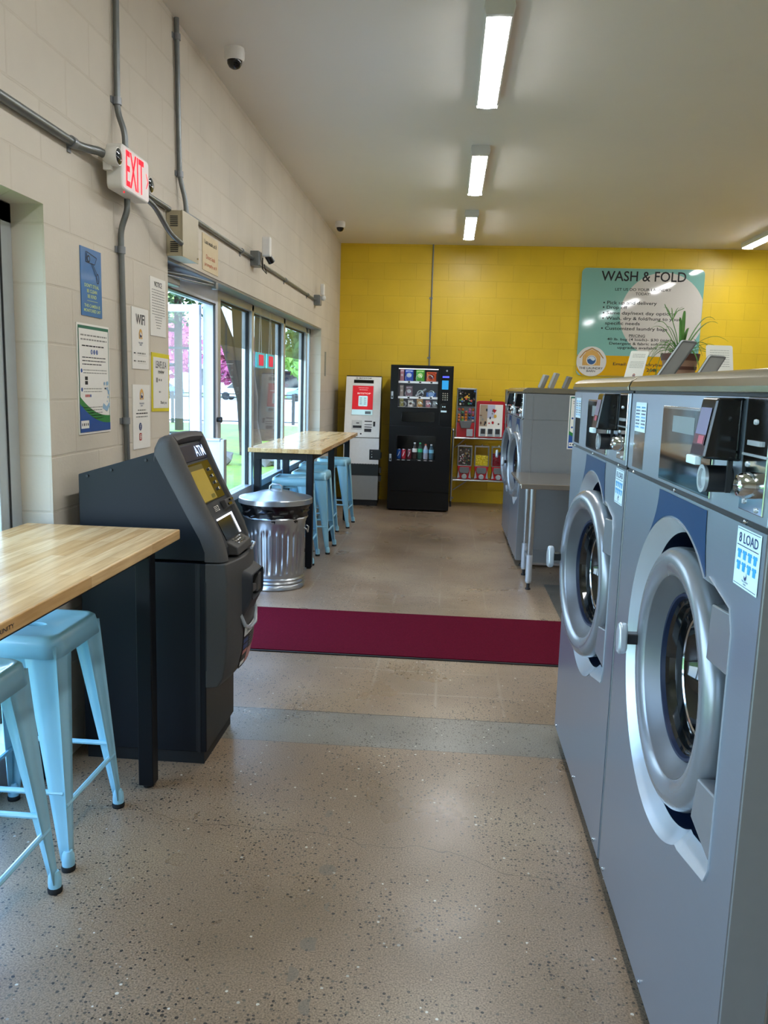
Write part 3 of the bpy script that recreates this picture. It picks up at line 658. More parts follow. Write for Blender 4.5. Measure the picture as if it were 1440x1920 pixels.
# ------------------------------------------------------------------ stools
def make_stool():
    t = thing('metal_stool', 'pale blue metal stool under the near table, second from the camera edge', 'stool', (0, 0, 0), 0, 'pale blue metal bar stools')
    zt = .70; hs = .155
    out = rrect(-hs, -hs, hs, hs, .045, 6); n = len(out)
    def sc(pts, k): return [(p[0]*k, p[1]*k) for p in pts]
    hole = [(.045*math.cos(2*PI*k/n+R(-90)), .020*math.sin(2*PI*k/n+R(-90))) for k in range(n)]
    # rings: hole edge, dished field, lip, shoulder, skirt
    rings = [(hole, -.03), (sc(hole, 1.12), -.0075), (sc(out, .82), -.006), (sc(out, .86), 0), (sc(out, .93), .0), (sc(out, .98), -.006), (out, -.02), (sc(out, 1.035), -.062)]
    v = []; f = []
    for pts, dz in rings: v += [(p[0], p[1], zt+dz) for p in pts]
    for j in range(len(rings)-1):
        for k in range(n): f.append((j*n+k, j*n+(k+1) % n, (j+1)*n+(k+1) % n, (j+1)*n+k))
    MB().add(v, f).build('seat', M_blue, t, solid=.002, ang=50)
    for sx, sy in ((-1, -1), (1, -1), (1, 1), (-1, 1)):
        m = MB(); v = []; f = []; K = 9; st = 12
        for i in range(st+1):
            u = i/st; z = (zt-.025)*(1-u)+.03*u
            e = 1-(1-u)
            cx = (hs-.030)*(1-u)+.186*u+.0*u; rad = .060*(1-u)**1.0+.021
            # corner-hugging rounded angle section
            for k in range(K):
                a = -1+2*k/(K-1)
                if abs(a) < .34: q = a/.34; px = cx+rad*.30-rad*.10*abs(q); py = cx+rad*.30-rad*.10*abs(q); px += -rad*.18*q if q > 0 else 0; py += rad*.18*q if q < 0 else 0
                else:
                    q = (abs(a)-.34)/.66; px = cx+rad*.30-rad*.02; py = px
                    if a > 0: px = cx+rad*.12-rad*1.05*q
                    else: py = cx+rad*.12-rad*1.05*q
                    if a > 0: py = cx+rad*.28
                    else: px = cx+rad*.28
                v.append((sx*px, sy*py, z))
        for i in range(st):
            for k in range(K-1): f.append((i*K+k, i*K+k+1, (i+1)*K+k+1, (i+1)*K+k))
        l = m.add(v, f).build('leg', M_blue, t, solid=.0035, ang=50)
        fx, fy = sx*.186, sy*.186
        MB().lathe([(.018, .012), (.019, .03), (.0175, .05), (.012, .062)], (fx, fy, 0), 'z', 14).build('leg_tip', M_blue, l)
        MB().lathe([(.020, 0), (.021, .012), (.019, .016)], (fx, fy, 0), 'z', 14).build('rubber_foot', M_rubber, l)
    def at(z): u = (zt-.025-z)/(zt-.025-.03); return (hs-.030)*(1-u)+.186*u+.006
    for axis, z in (('x', .235), ('y', .195)):
        a = at(z)
        for s_ in (-1, 1):
            P_ = [(-a, s_*a, z), (-a+.03, s_*a, z), (a-.03, s_*a, z), (a, s_*a, z)]
            if axis == 'y': P_ = [(p[1], p[0], p[2]) for p in P_]
            MB().tube(P_, .0085, 8).build('crossbar', M_blue, t)
    for s_ in (-1, 1):
        MB().box(-.10, s_*.118-.008, zt-.085, .10, s_*.118+.008, zt-.070).build('under_brace', M_blue, t)
    return t
st0 = make_stool(); st0.location = (-1.255, 2.345, 0)
st0['label'] = 'pale blue metal stool at the near table, the one closest to the cash machine'
for x, y, rz, lab in ((-1.245, 1.868, 0, 'pale blue metal stool at the left picture edge, under the near table'),
                      (-1.235, 6.575, 2, 'pale blue stool under the far table, nearest the trash can and window'),
                      (-1.165, 7.045, -1, 'pale blue stool at the far table, just behind its front right leg'),
                      (-1.23, 7.76, 1, 'pale blue stool under the far table, mostly hidden behind other stools'),
                      (-1.15, 8.375, -2, 'pale blue stool farthest down the far table, beside the white kiosk')):
    c = copy_tree(st0); c.location = (x, y, 0); c.rotation_euler = (0, 0, R(rz)); c['label'] = lab

# ------------------------------------------------------------------ cash machine
A = thing('cash_machine', 'charcoal free-standing cash machine with a lit sign, beside the near table', 'cash machine', (-.862, 3.07, 0), 90)
MB().prism([(0.012, .0), (.47, .0), (.47, .05), (0.012, .05)], -.19, .19, 'x').build('plinth', M_rubber, A, smooth=False)
MB().box(-.2, 0, .05, .2, .475, .785).build('safe_cabinet', M_navy, A, bevel=.004)
MB().box(-.2005, .035, .055, -.1985, .040, .785).box(-.2015, .022, .05, -.2, .034, .785).build('door_seam', M_dark, A, smooth=False)
MB().prism([(0, .795), (.475, .795), (.475, 1.10), (.185, 1.19), (.085, .99), (.022, .88), (.004, .83)], -.198, .198, 'x').build('upper_cabinet', M_navy, A, bevel=.003)
m = MB()
for y, z in ((.44, 1.095), (.35, 1.12), (.22, 1.16)): m.cyl((-.2, y, z), .005, -.003, .001, 'x', 8)
m.build('rivets', M_dark, A)
# head fascia: side band outline (y, z)
BAND = [(.130, 1.248), (.115, 1.225), (.082, 1.150), (.038, 1.055), (-.012, .960), (-.048, .892), (-.066, .84), (-.076, .795)]
TOPB = [(.190, 1.187), (.188, 1.215), (.175, 1.240), (.155, 1.250)]
BACK = [(.0, .795), (.0, .83), (.018, .877), (.077, .982), (.182, 1.180)]
def loft(cols_):
    m = MB(); v = []; f = []
    for x, e in cols_:
        prof_ = [(p[0]-e*.2, p[1]-e*1.1) for p in TOPB]+[(p[0]+e*q, p[1]-e*w_) for p, q, w_ in zip(BAND[:-1], (0, .45, 1, 1, 1, 1, 1), (1.1, 1.1, .5, .2, .2, .2, .2))]+[(BAND[-1][0]+e, .795)]+BACK
        v += [(x, p[0], p[1]) for p in prof_]
    n = len(TOPB)+len(BAND)+len(BACK); c_ = len(cols_)
    for i in range(c_-1):
        for k in range(n): f.append((i*n+k, i*n+(k+1) % n, (i+1)*n+(k+1) % n, (i+1)*n+k))
    f.append(list(range(n))); f.append(list(range((c_-1)*n, c_*n)))
    return m.add(v, f)
for sg in (-1, 1): loft([(sg*a, b) for a, b in ((.156, .004), (.160, 0), (.178, .0), (.192, .004), (.202, .010), (.209, .019), (.212, .030))]).build('side_shell', M_shell, A, ang=50)
m = MB(); v = []; f = []
for i in range(9):
    x = -.158+.316*i/8; z_ = .006*(1-(x/.16)**2)
    v += [(x, y, z+z_) for y, z in [(.190, 1.187), (.188, 1.215), (.175, 1.240), (.155, 1.250), (.130, 1.248), (.117, 1.232), (.125, 1.214), (.16, 1.19)]]
for i in range(8):
    for k in range(8): f.append((i*8+k, i*8+(k+1) % 8, (i+1)*8+(k+1) % 8, (i+1)*8+k))
m.add(v, f).build('hood', M_shell, A, ang=50)
a0, b0 = Vector((0, .130, 1.212)), Vector((0, -.058, .835))
MB().prism([(.19, 1.187), (.130, 1.212), (-.058, .835), (-.060, .80), (.0, .80), (.01, .87), (.077, .982)], -.158, .158, 'x').build('front_panel', M_shell2, A, smooth=False)
upd = (a0-b0).normalized()
FP = frame(tuple(a0), (1, 0, 0), tuple(upd))                     # local x right, z up along the slope (0 at the top)
m = MB(FP); m.prism(rrect(-.152, -.074, .150, -.008, .012), -.004, .002, 'y'); m.build('sign_window', mat('atm_navy_glass', '0c1736', .35, spec=.2), A, bevel=.002)
m = MB(FP); m.text('ATM', .078, -.040, .115, .044, -.006, 0); m.build('sign_letters', mat('atm_letters', 'c9dcff', .3, emit=1.1, var=0), A, smooth=False)
m = MB(FP); m.prism(rrect(-.150, -.242, .130, -.082, .006), -.005, .002, 'y'); m.build('screen_bezel', M_glossblack, A, bevel=.002)
m = MB(FP); m.rect(-.140, -.236, .025, -.092, -.006, 0); m.rect(-.140, -.112, .025, -.092, -.0065, 1); m.rect(-.035, -.232, .015, -.216, -.0065, 2)
m.build('screen', [mat('screen_yellow_reflection', '8f7a33', .25, emit=.35), mat('dim_screen', '4c431f', .3, emit=.1), mat('screen_button', '5c5312', .3, emit=.2)], A, smooth=False)  # yellow reflection on the screen glass is painted in as its colour
for k in range(4): MB(FP).prism(rrect(.075, -.212+.028*k, .098, -.200+.028*k, .003), -.012, 0, 'y').build('side_button', M_chrome, A, bevel=.002)
m = MB(FP); m.rect(-.065, -.292, .005, -.258, -.0012, 0)
for k in range(4): m.rect(-.060, -.266-.006*k, -.02, -.2645-.006*k, -.0016, 1)
m.text('2', -.008, -.274, .016, .022, -.0016, 1); m.build('receipt_sticker', [M_ink, M_paper], A, smooth=False)
m = MB(FP); m.prism([(.045, -.290), (.045, -.256), (.14, -.256), (.14, -.290)], -.022, 0, 'y'); m.build('card_reader', M_shell, A, bevel=.004)
m = MB(FP); m.box(.06, -.026, -.284, .105, -.021, -.274); m.box(.09, -.03, -.268, .13, -.02, -.261); m.build('card_slot', M_glossblack, A, smooth=False)
# keypad recess
m = MB(FP); m.box(-.095, -.003, -.400, .10, .0, -.315); m.build('keypad_recess', M_glossblack, A, smooth=False)
m = MB(FP); m.box(-.097, -.007, -.318, .105, -.002, -.311).box(.098, -.007, -.400, .106, -.002, -.311); m.build('keypad_glow', mat('white_glow', 'eef4ff', .3, emit=1.3, var=0), A, smooth=False)
m = MB(); m.prism([(-.05, .852), (-.093, .832), (-.098, .80), (-.05, .80)], -.10, .11, 'x'); m.build('keypad_shelf', M_shell, A, bevel=.006)
m = MB()
for i in range(4):
    for j in range(3): m.box(-.05+i*.03, -.088+j*.012, .836+j*.0056, -.03+i*.03, -.080+j*.012, .841+j*.0056)
m.build('keypad', M_chrome, A, bevel=.001)
# lower front
LOW = [(0, .79), (-.076, .79), (-.082, .72), (-.083, .50), (-.078, .42), (-.066, .35), (-.045, .315), (0, .31)]
m = MB(); v = []; f = []; cols = 13
for i in range(cols):
    x = -.212+.424*i/(cols-1); bul = 1+.42*(1-(x/.212)**2)
    v += [(x, p[0]*bul, p[1]) for p in LOW]
n = len(LOW)
for i in range(cols-1):
    for k in range(n): f.append((i*n+k, i*n+(k+1) % n, (i+1)*n+(k+1) % n, (i+1)*n+k))
f.append(list(range(n))); f.append(list(range((cols-1)*n, cols*n)))
m.add(v, f).build('lower_shell', M_shell, A, ang=40, bevel=.006)
MB().box(-.2125, -.005, .38, -.2105, .0, .72).build('hinge_seam', M_dark, A, smooth=False)
F2 = frame((0, -.111, .60), (1, 0, 0), (0, 0, 1))
m = MB(F2); inner = rrect(-.075, .02, .11, .12, .02); outer = rrect(-.11, -.09, .135, .15, .035)
m.ring(inner, outer, -.030, .02); m.ring(inner, [(p[0]*.96+.001, p[1]*.96+.003) for p in inner], -.035, .0)
m.build('dispenser_bezel', M_shell2, A, ang=40)
MB(F2).box(-.072, -.004, .024, .107, .002, .116).build('dispenser_mouth', M_glossblack, A, smooth=False)
MB(F2).prism([(-.06, .05), (-.005, .05), (-.01, .075), (-.06, .085)], -.034, -.004, 'y').build('cash_guide', M_shell, A, bevel=.003)
MB(F2).prism([(.03, .03), (.09, .03), (.09, .10), (.05, .10)], -.03, -.004, 'y').build('cash_guide', M_shell, A, bevel=.003)
MB(F2).tube([(-.105, .005, -.03), (-.09, -.010, -.075), (-.03, -.014, -.10), (.06, -.014, -.10), (.13, .002, -.06), (.15, .02, .0)], .008, 8).build('tray_lip', M_silver2, A)
MB(F2).tube([(.03, -.004, .205), (.12, .004, .21), (.185, .03, .20)], .005, 8).build('shelf_light', M_silver2, A)
F3 = frame((.02, -.1405, .455), (1, 0, 0), (0, 0, 1))
m = MB(F3); m.rect(-.10, -.11, .14, .06, 0, 0); m.rect(-.095, .02, .135, .055, -.0006, 1); m.text('Prime Alliance', .02, .037, .17, .016, -.0012, 2)
m.rect(-.03, -.105, .135, -.045, -.0006, 3)
for k in range(5): m.rect(-.095, -.10+.023*k, -.04, -.083+.023*k, -.0006, (1, 2, 3, 4, 4)[k])
for k in range(5): m.scribble(-.02, .12, .01-.011*k, .004, -.0006, 5, rnd)
def shell_y(x, z):
    p = .083 if z > .5 else (.078+(z-.42)*.0625 if z > .42 else .066+(z-.35)*.171)
    return p*(1+.42*(1-(x/.212)**2))
nv, nf, nm = [], [], []
for f, k in zip(m.f, m.mi):
    P4 = [m.v[i] for i in f]
    if len(f) == 4:
        G = 6; b0_ = len(nv)
        for a in range(G+1):
            for b in range(G+1):
                u, q = a/G, b/G
                nv.append(tuple((P4[0][c]*(1-u)+P4[1][c]*u)*(1-q)+(P4[3][c]*(1-u)+P4[2][c]*u)*q for c in range(3)))
        for a in range(G):
            for b in range(G): i = b0_+a*(G+1)+b; nf.append([i, i+1, i+G+2, i+G+1]); nm.append(k)
    else:
        b0_ = len(nv); nv += P4; nf.append(list(range(b0_, b0_+len(f)))); nm.append(k)
m.v = [(v[0], -shell_y(v[0], v[2])-.0015+(v[1]+.1405), v[2]) for v in nv]; m.f = nf; m.mi = nm
m.build('network_sticker', [M_ink, M_paper, M_ink, M_red, M_navyink, M_greyink], A, smooth=False, label='white, red and black sticker low on the front')

# ------------------------------------------------------------------ trash can
T = thing('trash_can', 'round galvanised steel trash can with lid and black liner, behind the cash machine', 'trash can', (-1.20, 5.71, 0))
prof = [(.205, 0), (.215, .005), (.215, .03), (.206, .038), (.212, .05), (.206, .062), (.212, .075), (.2, .085)]
v = []; f = []; n = 192
def rib(a, z):
    e = max(0, min(1, (z-.11)/.03))*max(0, min(1, (.44-z)/.03)); q = (a/(2*PI)*30) % 1
    return .009*e*(1 if .12 < q < .62 else 0)
lv = [(r, z) for r, z in prof]+[(.203, z/100) for z in (10, 11, 12.5, 14, 25, 38, 41, 42.5, 44, 47)]+[(.213, .50), (.22, .51), (.213, .52)]
for r, z in lv:
    rr = r+(.0 if z < .09 else (z-.09)*.03)
    for k in range(n): a = 2*PI*k/n; q = rr-rib(a, z); v.append((q*math.cos(a), q*math.sin(a), z))
for j in range(len(lv)-1):
    for k in range(n): f.append((j*n+k, j*n+(k+1) % n, (j+1)*n+(k+1) % n, (j+1)*n+k))
f.append(list(range(n)))
MB().add(v, f).build('can_body', M_galv, T, ang=50)
v = []; f = []; n = 72; lv = [(.205, .46), (.222, .50), (.232, .525), (.226, .54), (.238, .555), (.230, .572), (.243, .59), (.246, .612), (.20, .62)]
for j, (r, z) in enumerate(lv):
    for k in range(n): a = 2*PI*k/n; q = r+.004*math.sin(a*9+j*1.3)+.003*math.sin(a*17+j); v.append((q*math.cos(a), q*math.sin(a), z+.004*math.sin(a*5+j)))
for j in range(len(lv)-1):
    for k in range(n): f.append((j*n+k, j*n+(k+1) % n, (j+1)*n+(k+1) % n, (j+1)*n+k))
f.append(list(range((len(lv)-1)*n, len(lv)*n)))
MB().add(v, f).build('bin_liner', M_bag, T, ang=60)
lid = MB().lathe([(.256, .610), (.264, .610), (.262, .642), (.258, .648), (.21, .656), (.10, .688), (.03, .702), (.001, .703)], n=56, cap=False).build('lid', M_galv, T, ang=30)
MB().tube([(-.045, 0, .698), (-.042, 0, .722), (-.025, 0, .735), (.025, 0, .735), (.042, 0, .722), (.045, 0, .698)], .006, 8).build('lid_handle', M_galv, lid)
for s_ in (-1, 1):
    MB().tube([(s_*.215, -.05, .44), (s_*.232, -.05, .43), (s_*.236, 0, .40), (s_*.232, .05, .43), (s_*.215, .05, .44)], .005, 8).build('side_handle', M_galv, T)

# ------------------------------------------------------------------ floor mat
M_mat = mat('maroon_carpet', '520b1c', 1.0, var=.45, scale=160, bump=.6, spec=.05)
t = thing('floor_mat', 'long maroon entrance mat with black rubber edge across the aisle', 'mat', (.05, 4.655, 0))
MB().box(-1.36, -.42, .003, 1.5, .415, .010).build('carpet', M_mat, t, smooth=False)
MB().box(-1.40, -.435, .0, 1.54, .43, .006).build('rubber_edge', M_rubber, t, smooth=False)

# ------------------------------------------------------------------ washers
def ray_poly(th, poly):
    d = (math.cos(th), math.sin(th)); best = 0
    for (x1, z1), (x2, z2) in zip(poly, poly[1:]+poly[:1]):
        ex, ez = x2-x1, z2-z1; den = d[0]*ez-d[1]*ex
        if abs(den) < 1e-9: continue
        t_ = (x1*ez-z1*ex)/den; u = (x1*d[1]-z1*d[0])/den
        if t_ > 0 and -1e-6 <= u <= 1+1e-6: best = max(best, t_)
    return best
CZ = .83
def washer(label, loc, rz=-90, ajar=0, group='row of steel front-load washers', stickers=True):
    t = thing('washing_machine', label, 'washer', loc, rz, group)
    # body shell around the door recess
    m = MB()
    m.box(-.5, .002, .06, -.482, 1.0, 1.24).box(.482, .002, .06, .5, 1.0, 1.24).box(-.482, .22, .06, .482, 1.0, 1.24).box(-.482, .002, .06, .482, .22, .08).box(-.482, .002, 1.225, .482, .22, 1.24)
    m.box(-.5, .01, 1.24, .5, 1.0, 1.452)
    m.build('cabinet', M_side, t, bevel=.003)
    MB().box(.5, .075, .06, .502, .079, 1.45).box(.5, .075, 1.236, .502, 1.0, 1.240).build('side_seam', M_stain, t, smooth=False)
    pocket = [(-.05, -.05), (.21, -.297), (.372, -.262), (.389, -.23), (.389, .215), (.372, .255), (.25, .285), (-.05, .05)]
    rect_ = [(-.498, -.768), (.498, -.768), (.498, .408), (-.498, .408)]
    ths = sorted([2*PI*k/120 for k in range(120)]+[math.atan2(z, x) % (2*PI) for x, z in rect_+pocket[1:7]])
    hol = [(max(.353, ray_poly(a, pocket) if ray_poly(a, pocket) > 0 and math.cos(a) > .4 else 0), a) for a in ths]
    H0 = [(r*math.cos(a), r*math.sin(a)+CZ) for r, a in hol]
    OU = [(ray_poly(a, rect_)*math.cos(a), ray_poly(a, rect_)*math.sin(a)+CZ) for a in ths]
    m = MB(); m.ring(H0, OU, 0, 0); m.ring(OU, [(x, z) for x, z in OU], 0, .01); m.build('front_panel', M_panel, t, ang=20)
    H1 = [((r-.032)*math.cos(a), (r-.032)*math.sin(a)+CZ) for r, a in hol]
    m = MB(); m.ring(H0, [(x, z) for x, z in H0], 0, -.003); m.ring([(x, z) for x, z in H0], H1, -.003, .034); m.build('recess_rim', M_silver2, t, ang=50)
    m = MB(); m.ring(H1, H1, .034, .19); m.poly(H1, .19); m.build('recess_well', M_ring_wellshade, t, ang=40)  # recess shadow put into the well's near-black colour, shared with the door seal
    m = MB(); m.box(-.499, -.002, 1.248, .499, .012, 1.451); m.build('control_panel', M_panel, t, bevel=.002)
    MB().box(-.497, .002, 1.236, .497, .02, 1.250).box(-.499, .004, 1.449, .499, .03, 1.458).build('panel_gap', M_dark, t, smooth=False)
    MB().prism([(-.010, 1.457), (-.012, 1.468), (-.006, 1.482), (.008, 1.493), (.03, 1.499), (1.0, 1.50), (1.0, 1.457)], -.5, .5, 'x').build('top_cap', M_cap, t, bevel=.0015, ang=25)
    # blue flared decal following the recess
    L_ = [(-.15, 1.232), (-.158, 1.20), (-.175, 1.17), (-.20, 1.14), (-.235, 1.105)]
    R_ = [(.205, 1.232), (.208, 1.19), (.222, 1.15), (.25, 1.125)]
    arcp = [(.357*math.cos(a), CZ+.357*math.sin(a)) for a in [math.atan2(1.105-CZ, -.235)+(math.atan2(1.125-CZ, .25)-math.atan2(1.105-CZ, -.235))*k/20 for k in range(21)]]
    n = 21
    topl = [(-.15+(.355)*k/20, 1.232) for k in range(21)]
    m = MB(); v = []; f = []
    for j in range(8):
        q = j/7
        for k in range(21):
            a, b = topl[k], arcp[k]; s_ = q**(1.0); z = a[1]*(1-s_)+b[1]*s_; u = q**1.9; v.append((a[0]*(1-u)+b[0]*u, -.0012, z))
    for j in range(7):
        for k in range(20): f.append((j*21+k, j*21+k+1, (j+1)*21+k+1, (j+1)*21+k))
    m.add(v, f).build('blue_panel', M_bluep, t, smooth=False)
    # display window
    m = MB(); m.box(-.155, -.006, 1.256, .221, .0, 1.425); m.build('window_trim', M_chrome, t, bevel=.002)
    dw = MB().box(-.148, -.0075, 1.262, .215, -.005, 1.419).build('display_window', M_mirror, t, smooth=False)
    m = MB(); m.rect(-.06, 1.37, .10, 1.405, -.0079, 0); 
    m.build('program_chart', [mat('chart_grey', '6f7f84', .3), M_silver2], dw, smooth=False)
    # card terminal
    m = MB(); m.prism([(0, 1.448), (-.050, 1.447), (-.066, 1.343), (0, 1.340)], .278, .360, 'x'); tm = m.build('card_reader', M_glossblack, t, bevel=.005)
    m = MB(frame((.319, -.0585, 1.395), (1, 0, 0), (0, .15, 1))); m.rect(-.030, -.030, .030, .035, -.0005, 0); m.rect(-.030, -.030, .030, -.012, -.001, 1); m.rect(-.005, -.028, .025, -.014, -.0015, 2)
    m.build('reader_screen', [mat('reader_lilac', '7d7fa0', .15), mat('reader_plum', '5d3540', .2), mat('reader_pink', 'b0566a', .2)], tm, smooth=False)
    m = MB(); m.box(.283, -.072, 1.330, .335, -.060, 1.345); m.build('reader_label', M_labelbg, tm, bevel=.002)
    m = MB(); m.cyl((.312, 0, 1.305), .024, -.045, 0, 'y', 24).box(.345, -.02, 1.285, .352, -.012, 1.345); m.build('coin_barrel', M_dark, t)
    MB().lathe([(.024, -.045), (.025, -.051), (.018, -.051), (.017, -.046)], (.312, 0, 1.305), 'y', 24).build('barrel_ring', M_silver2, t)
    # coin plate at the right
    cp = MB().box(.375, -.005, 1.262, .480, 0, 1.450).build('coin_plate', M_chrome, t, bevel=.002)
    MB().box(.375, -.007, 1.354, .480, -.004, 1.358).build('plate_divider', M_silver2, cp, smooth=False)
    MB().lathe([(.022, 0), (.021, -.018), (.017, -.026), (.012, -.028), (.011, -.022), (.001, -.022)], (.435, -.005, 1.308), 'y', 24, cap=False).build('coin_knob', M_chrome, cp)
    m = MB()
    for x, z in ((.40, 1.340), (.40, 1.278), (.455, 1.270), (.42, 1.41)): m.lathe([(.005, 0), (.004, -.003), (.001, -.004)], (x, -.005, z), 'y', 10, cap=False)
    m.box(.40, -.009, 1.372, .455, -.005, 1.380); m.build('rivets', M_silver2, cp)
    # instruction strip at the left
    MB().box(-.443, -.003, 1.257, -.327, 0, 1.352).build('chrome_strip', M_chrome, t, smooth=False)
    m = MB(); m.rect(-.443, 1.352, -.327, 1.428, -.0035, 0)
    rr = random.Random(5)
    for cx in (-.415, -.355):
        for k in range(7): m.scribble(cx-.02, cx+.022, 1.415-.0085*k, .004, -.004, 1 if k % 3 else 2, rr, (.004, .012))
    m.build('instruction_sticker', [M_labelbg, M_navyink, M_cyan], t, smooth=False)
    if stickers:
        m = MB(frame((.4285, -.0, 1.183), (1, 0, 0), (0, 0, 1)))
        m.rect(-.054, -.050, .054, .050, -.0012, 0)
        m.text('8 LOAD', 0, .033, .085, .017, -.0018, 1); m.rect(-.048, .019, .048, .0205, -.0018, 1); m.rect(-.05, -.0465, .05, -.0455, -.0018, 1); m.rect(-.05, .0465, .05, .0475, -.0018, 1)
        for j in range(2):
            for k in range(4):
                cx, cz = -.035+.0235*k, .006-.020*j
                m.poly([(cx-.006, cz-.008), (cx+.006, cz-.008), (cx+.006, cz+.002), (cx+.010, cz+.002), (cx+.0085, cz+.007), (cx+.003, cz+.0075), (cx, cz+.006), (cx-.003, cz+.0075), (cx-.0085, cz+.007), (cx-.010, cz+.002), (cx-.006, cz+.002)], -.0018, 2)
        m.disc(0, -.029, .006, -.0018, 3, 16); m.poly([(-.005, -.026), (0, -.030), (.005, -.026), (.003, -.022), (-.003, -.022)], -.0022, 0)
        m.text('THE LAUNDRY', 0, -.037, .03, .0028, -.0018, 3); m.text('BARN', 0, -.0415, .012, .0026, -.0018, 3)
        m.build('load_sticker', [M_labelbg, M_navyink, M_cyan, M_navyink], t, smooth=False)
    m = MB()
    for x in (-.435, .02, .43): m.lathe([(.006, 0), (.006, -.003), (.003, -.0055), (.0005, -.006)], (x, 0, .083), 'y', 12, cap=False)
    for x in (-.43, -.03, .40): m.lathe([(.005, 0), (.004, -.004), (.0005, -.005)], (x, .002, 1.2425), 'y', 10, cap=False)
    m.build('screws', M_chrome, t)
    m = MB()
    for x in (-.43, .43):
        for y in (.06, .92): m.cyl((x, y, 0), .022, 0, .02, 'z', 14).cyl((x, y, 0), .010, .02, .062, 'z', 10)
    m.build('feet', M_dark, t)
    # door, hinged at the right
    HX, HY = .335, .035
    def rel(m_): m_.M = Matrix.Translation((-HX, -HY, -CZ)); return m_
    m = rel(MB()); m.lathe([(.280, .07), (.287, .05), (.289, .024), (.286, .010), (.279, .001), (.268, -.005), (.255, -.006), (.241, -.003), (.229, .002), (.223, .007), (.220, .012)], (0, 0, CZ), 'y', 96, cap=False)
    d = m.build('door', M_silver, t, ang=50); d.location = (HX, HY+.006, CZ); d.rotation_euler = (0, 0, R(ajar))
    rel(MB()).lathe([(.2225, .007), (.217, .014), (.200, .030), (.186, .042)], (0, 0, CZ), 'y', 96, cap=False).build('door_funnel', M_funnel, d, ang=50)
    rel(MB()).lathe([(.187, .043), (.183, .036), (.177, .037), (.173, .046)], (0, 0, CZ), 'y', 72, cap=False).build('door_seal', M_ring_wellshade, d, ang=50)
    rel(MB()).lathe([(.175, .042), (.170, .056), (.163, .052), (.159, .068), (.151, .064), (.147, .082), (.138, .078), (.130, .102), (.112, .128), (.07, .145), (.001, .150)], (0, 0, CZ), 'y', 72, cap=False).build('door_glass', M_doorglass, d, ang=30)
    rel(MB()).lathe([(.1385, .079), (.136, .075), (.133, .078)], (0, 0, CZ), 'y', 72, cap=False).build('drum_edge', M_chrome, d)
    rel(MB()).prism([(.262, CZ+.235), (.388, CZ+.245), (.378, CZ+.132), (.255, CZ+.125)], -.002, .05, 'y').build('hinge_arm', M_silver, d, bevel=.004)
    rel(MB()).prism([(.27, CZ-.11), (.345, CZ-.10), (.382, CZ-.095), (.378, CZ-.205), (.365, CZ-.225), (.25, CZ-.20)], -.002, .05, 'y').build('hinge_arm', M_silver, d, bevel=.004)
    rel(MB()).box(-.280, -.034, CZ-.012, -.250, .02, CZ+.016).build('handle_stem', M_dark, d, bevel=.004)
    rel(MB()).prism([(-.267, CZ+.042), (-.254, CZ+.044), (-.242, CZ+.026), (-.239, CZ-.024), (-.254, CZ-.040), (-.272, CZ-.039), (-.284, CZ-.018), (-.287, CZ+.008), (-.280, CZ+.030)], -.054, -.031, 'y').build('door_handle', M_silver2, d, bevel=.008, seg=3)
    return t
washer('large steel washer in the right foreground, its side panel facing the camera', (.505, 1.790, 0))
washer('steel washer right behind the foreground one, door slightly ajar, plant on its top', (.505, 2.812, 0), ajar=5.5)
w3 = washer('steel washer beyond the stainless table, its plain grey side facing the camera', (.61, 7.10, 0), ajar=6, group='row of steel front-load washers', stickers=False)
w3.scale = (.86, 1, .982)
w4 = copy_tree(w3); w4.location = (.61, 7.975, 0); w4['label'] = 'farthest steel washer down the aisle, next to the capsule machine rack'
# poster on the side of the far washer
m = MB(frame((1.115, 6.666, 1.205), (1, 0, 0), (0, 0, 1))); m.box(-.142, -.0015, -.213, .142, .0015, .213, 0)
pay_poster(m, .284, .426)
tag(m.build('instruction_poster', PM, smooth=False), 'blue and green instruction poster stuck on the side of the far washer', 'poster')

# stainless folding table
t = thing('steel_table', 'stainless steel work table standing against the side of the far washer', 'table', (.95, 6.17, 0))
MB().prism([(-.41, .775), (-.418, .787), (-.414, .80), (.5, .80), (.5, .775)], -.42, .42, 'y').box(-.41, -.424, .765, .5, -.418, .80).build('tabletop', mat('table_steel', 'a59c90', .25, .85, var=.05), t, bevel=.004, ang=25)
MB().box(-.30, -.25, .185, .45, .24, .203).build('lower_shelf', M_stain, t, bevel=.003)
for x, y in ((-.305, -.25), (-.295, .22), (.44, -.25), (.44, .22)):
    l = MB().cyl((x, y, 0), .021, .05, .775, 'z', 18).build('leg', M_stain, t)
    MB().cyl((x, y, 0), .0235, .06, .26, 'z', 18).build('leg_sleeve', M_silver2, l)
    MB().cyl((x, y, 0), .012, 0, .06, 'z', 12).cyl((x, y, 0), .019, 0, .012, 'z', 12).build('foot', M_dark, l)

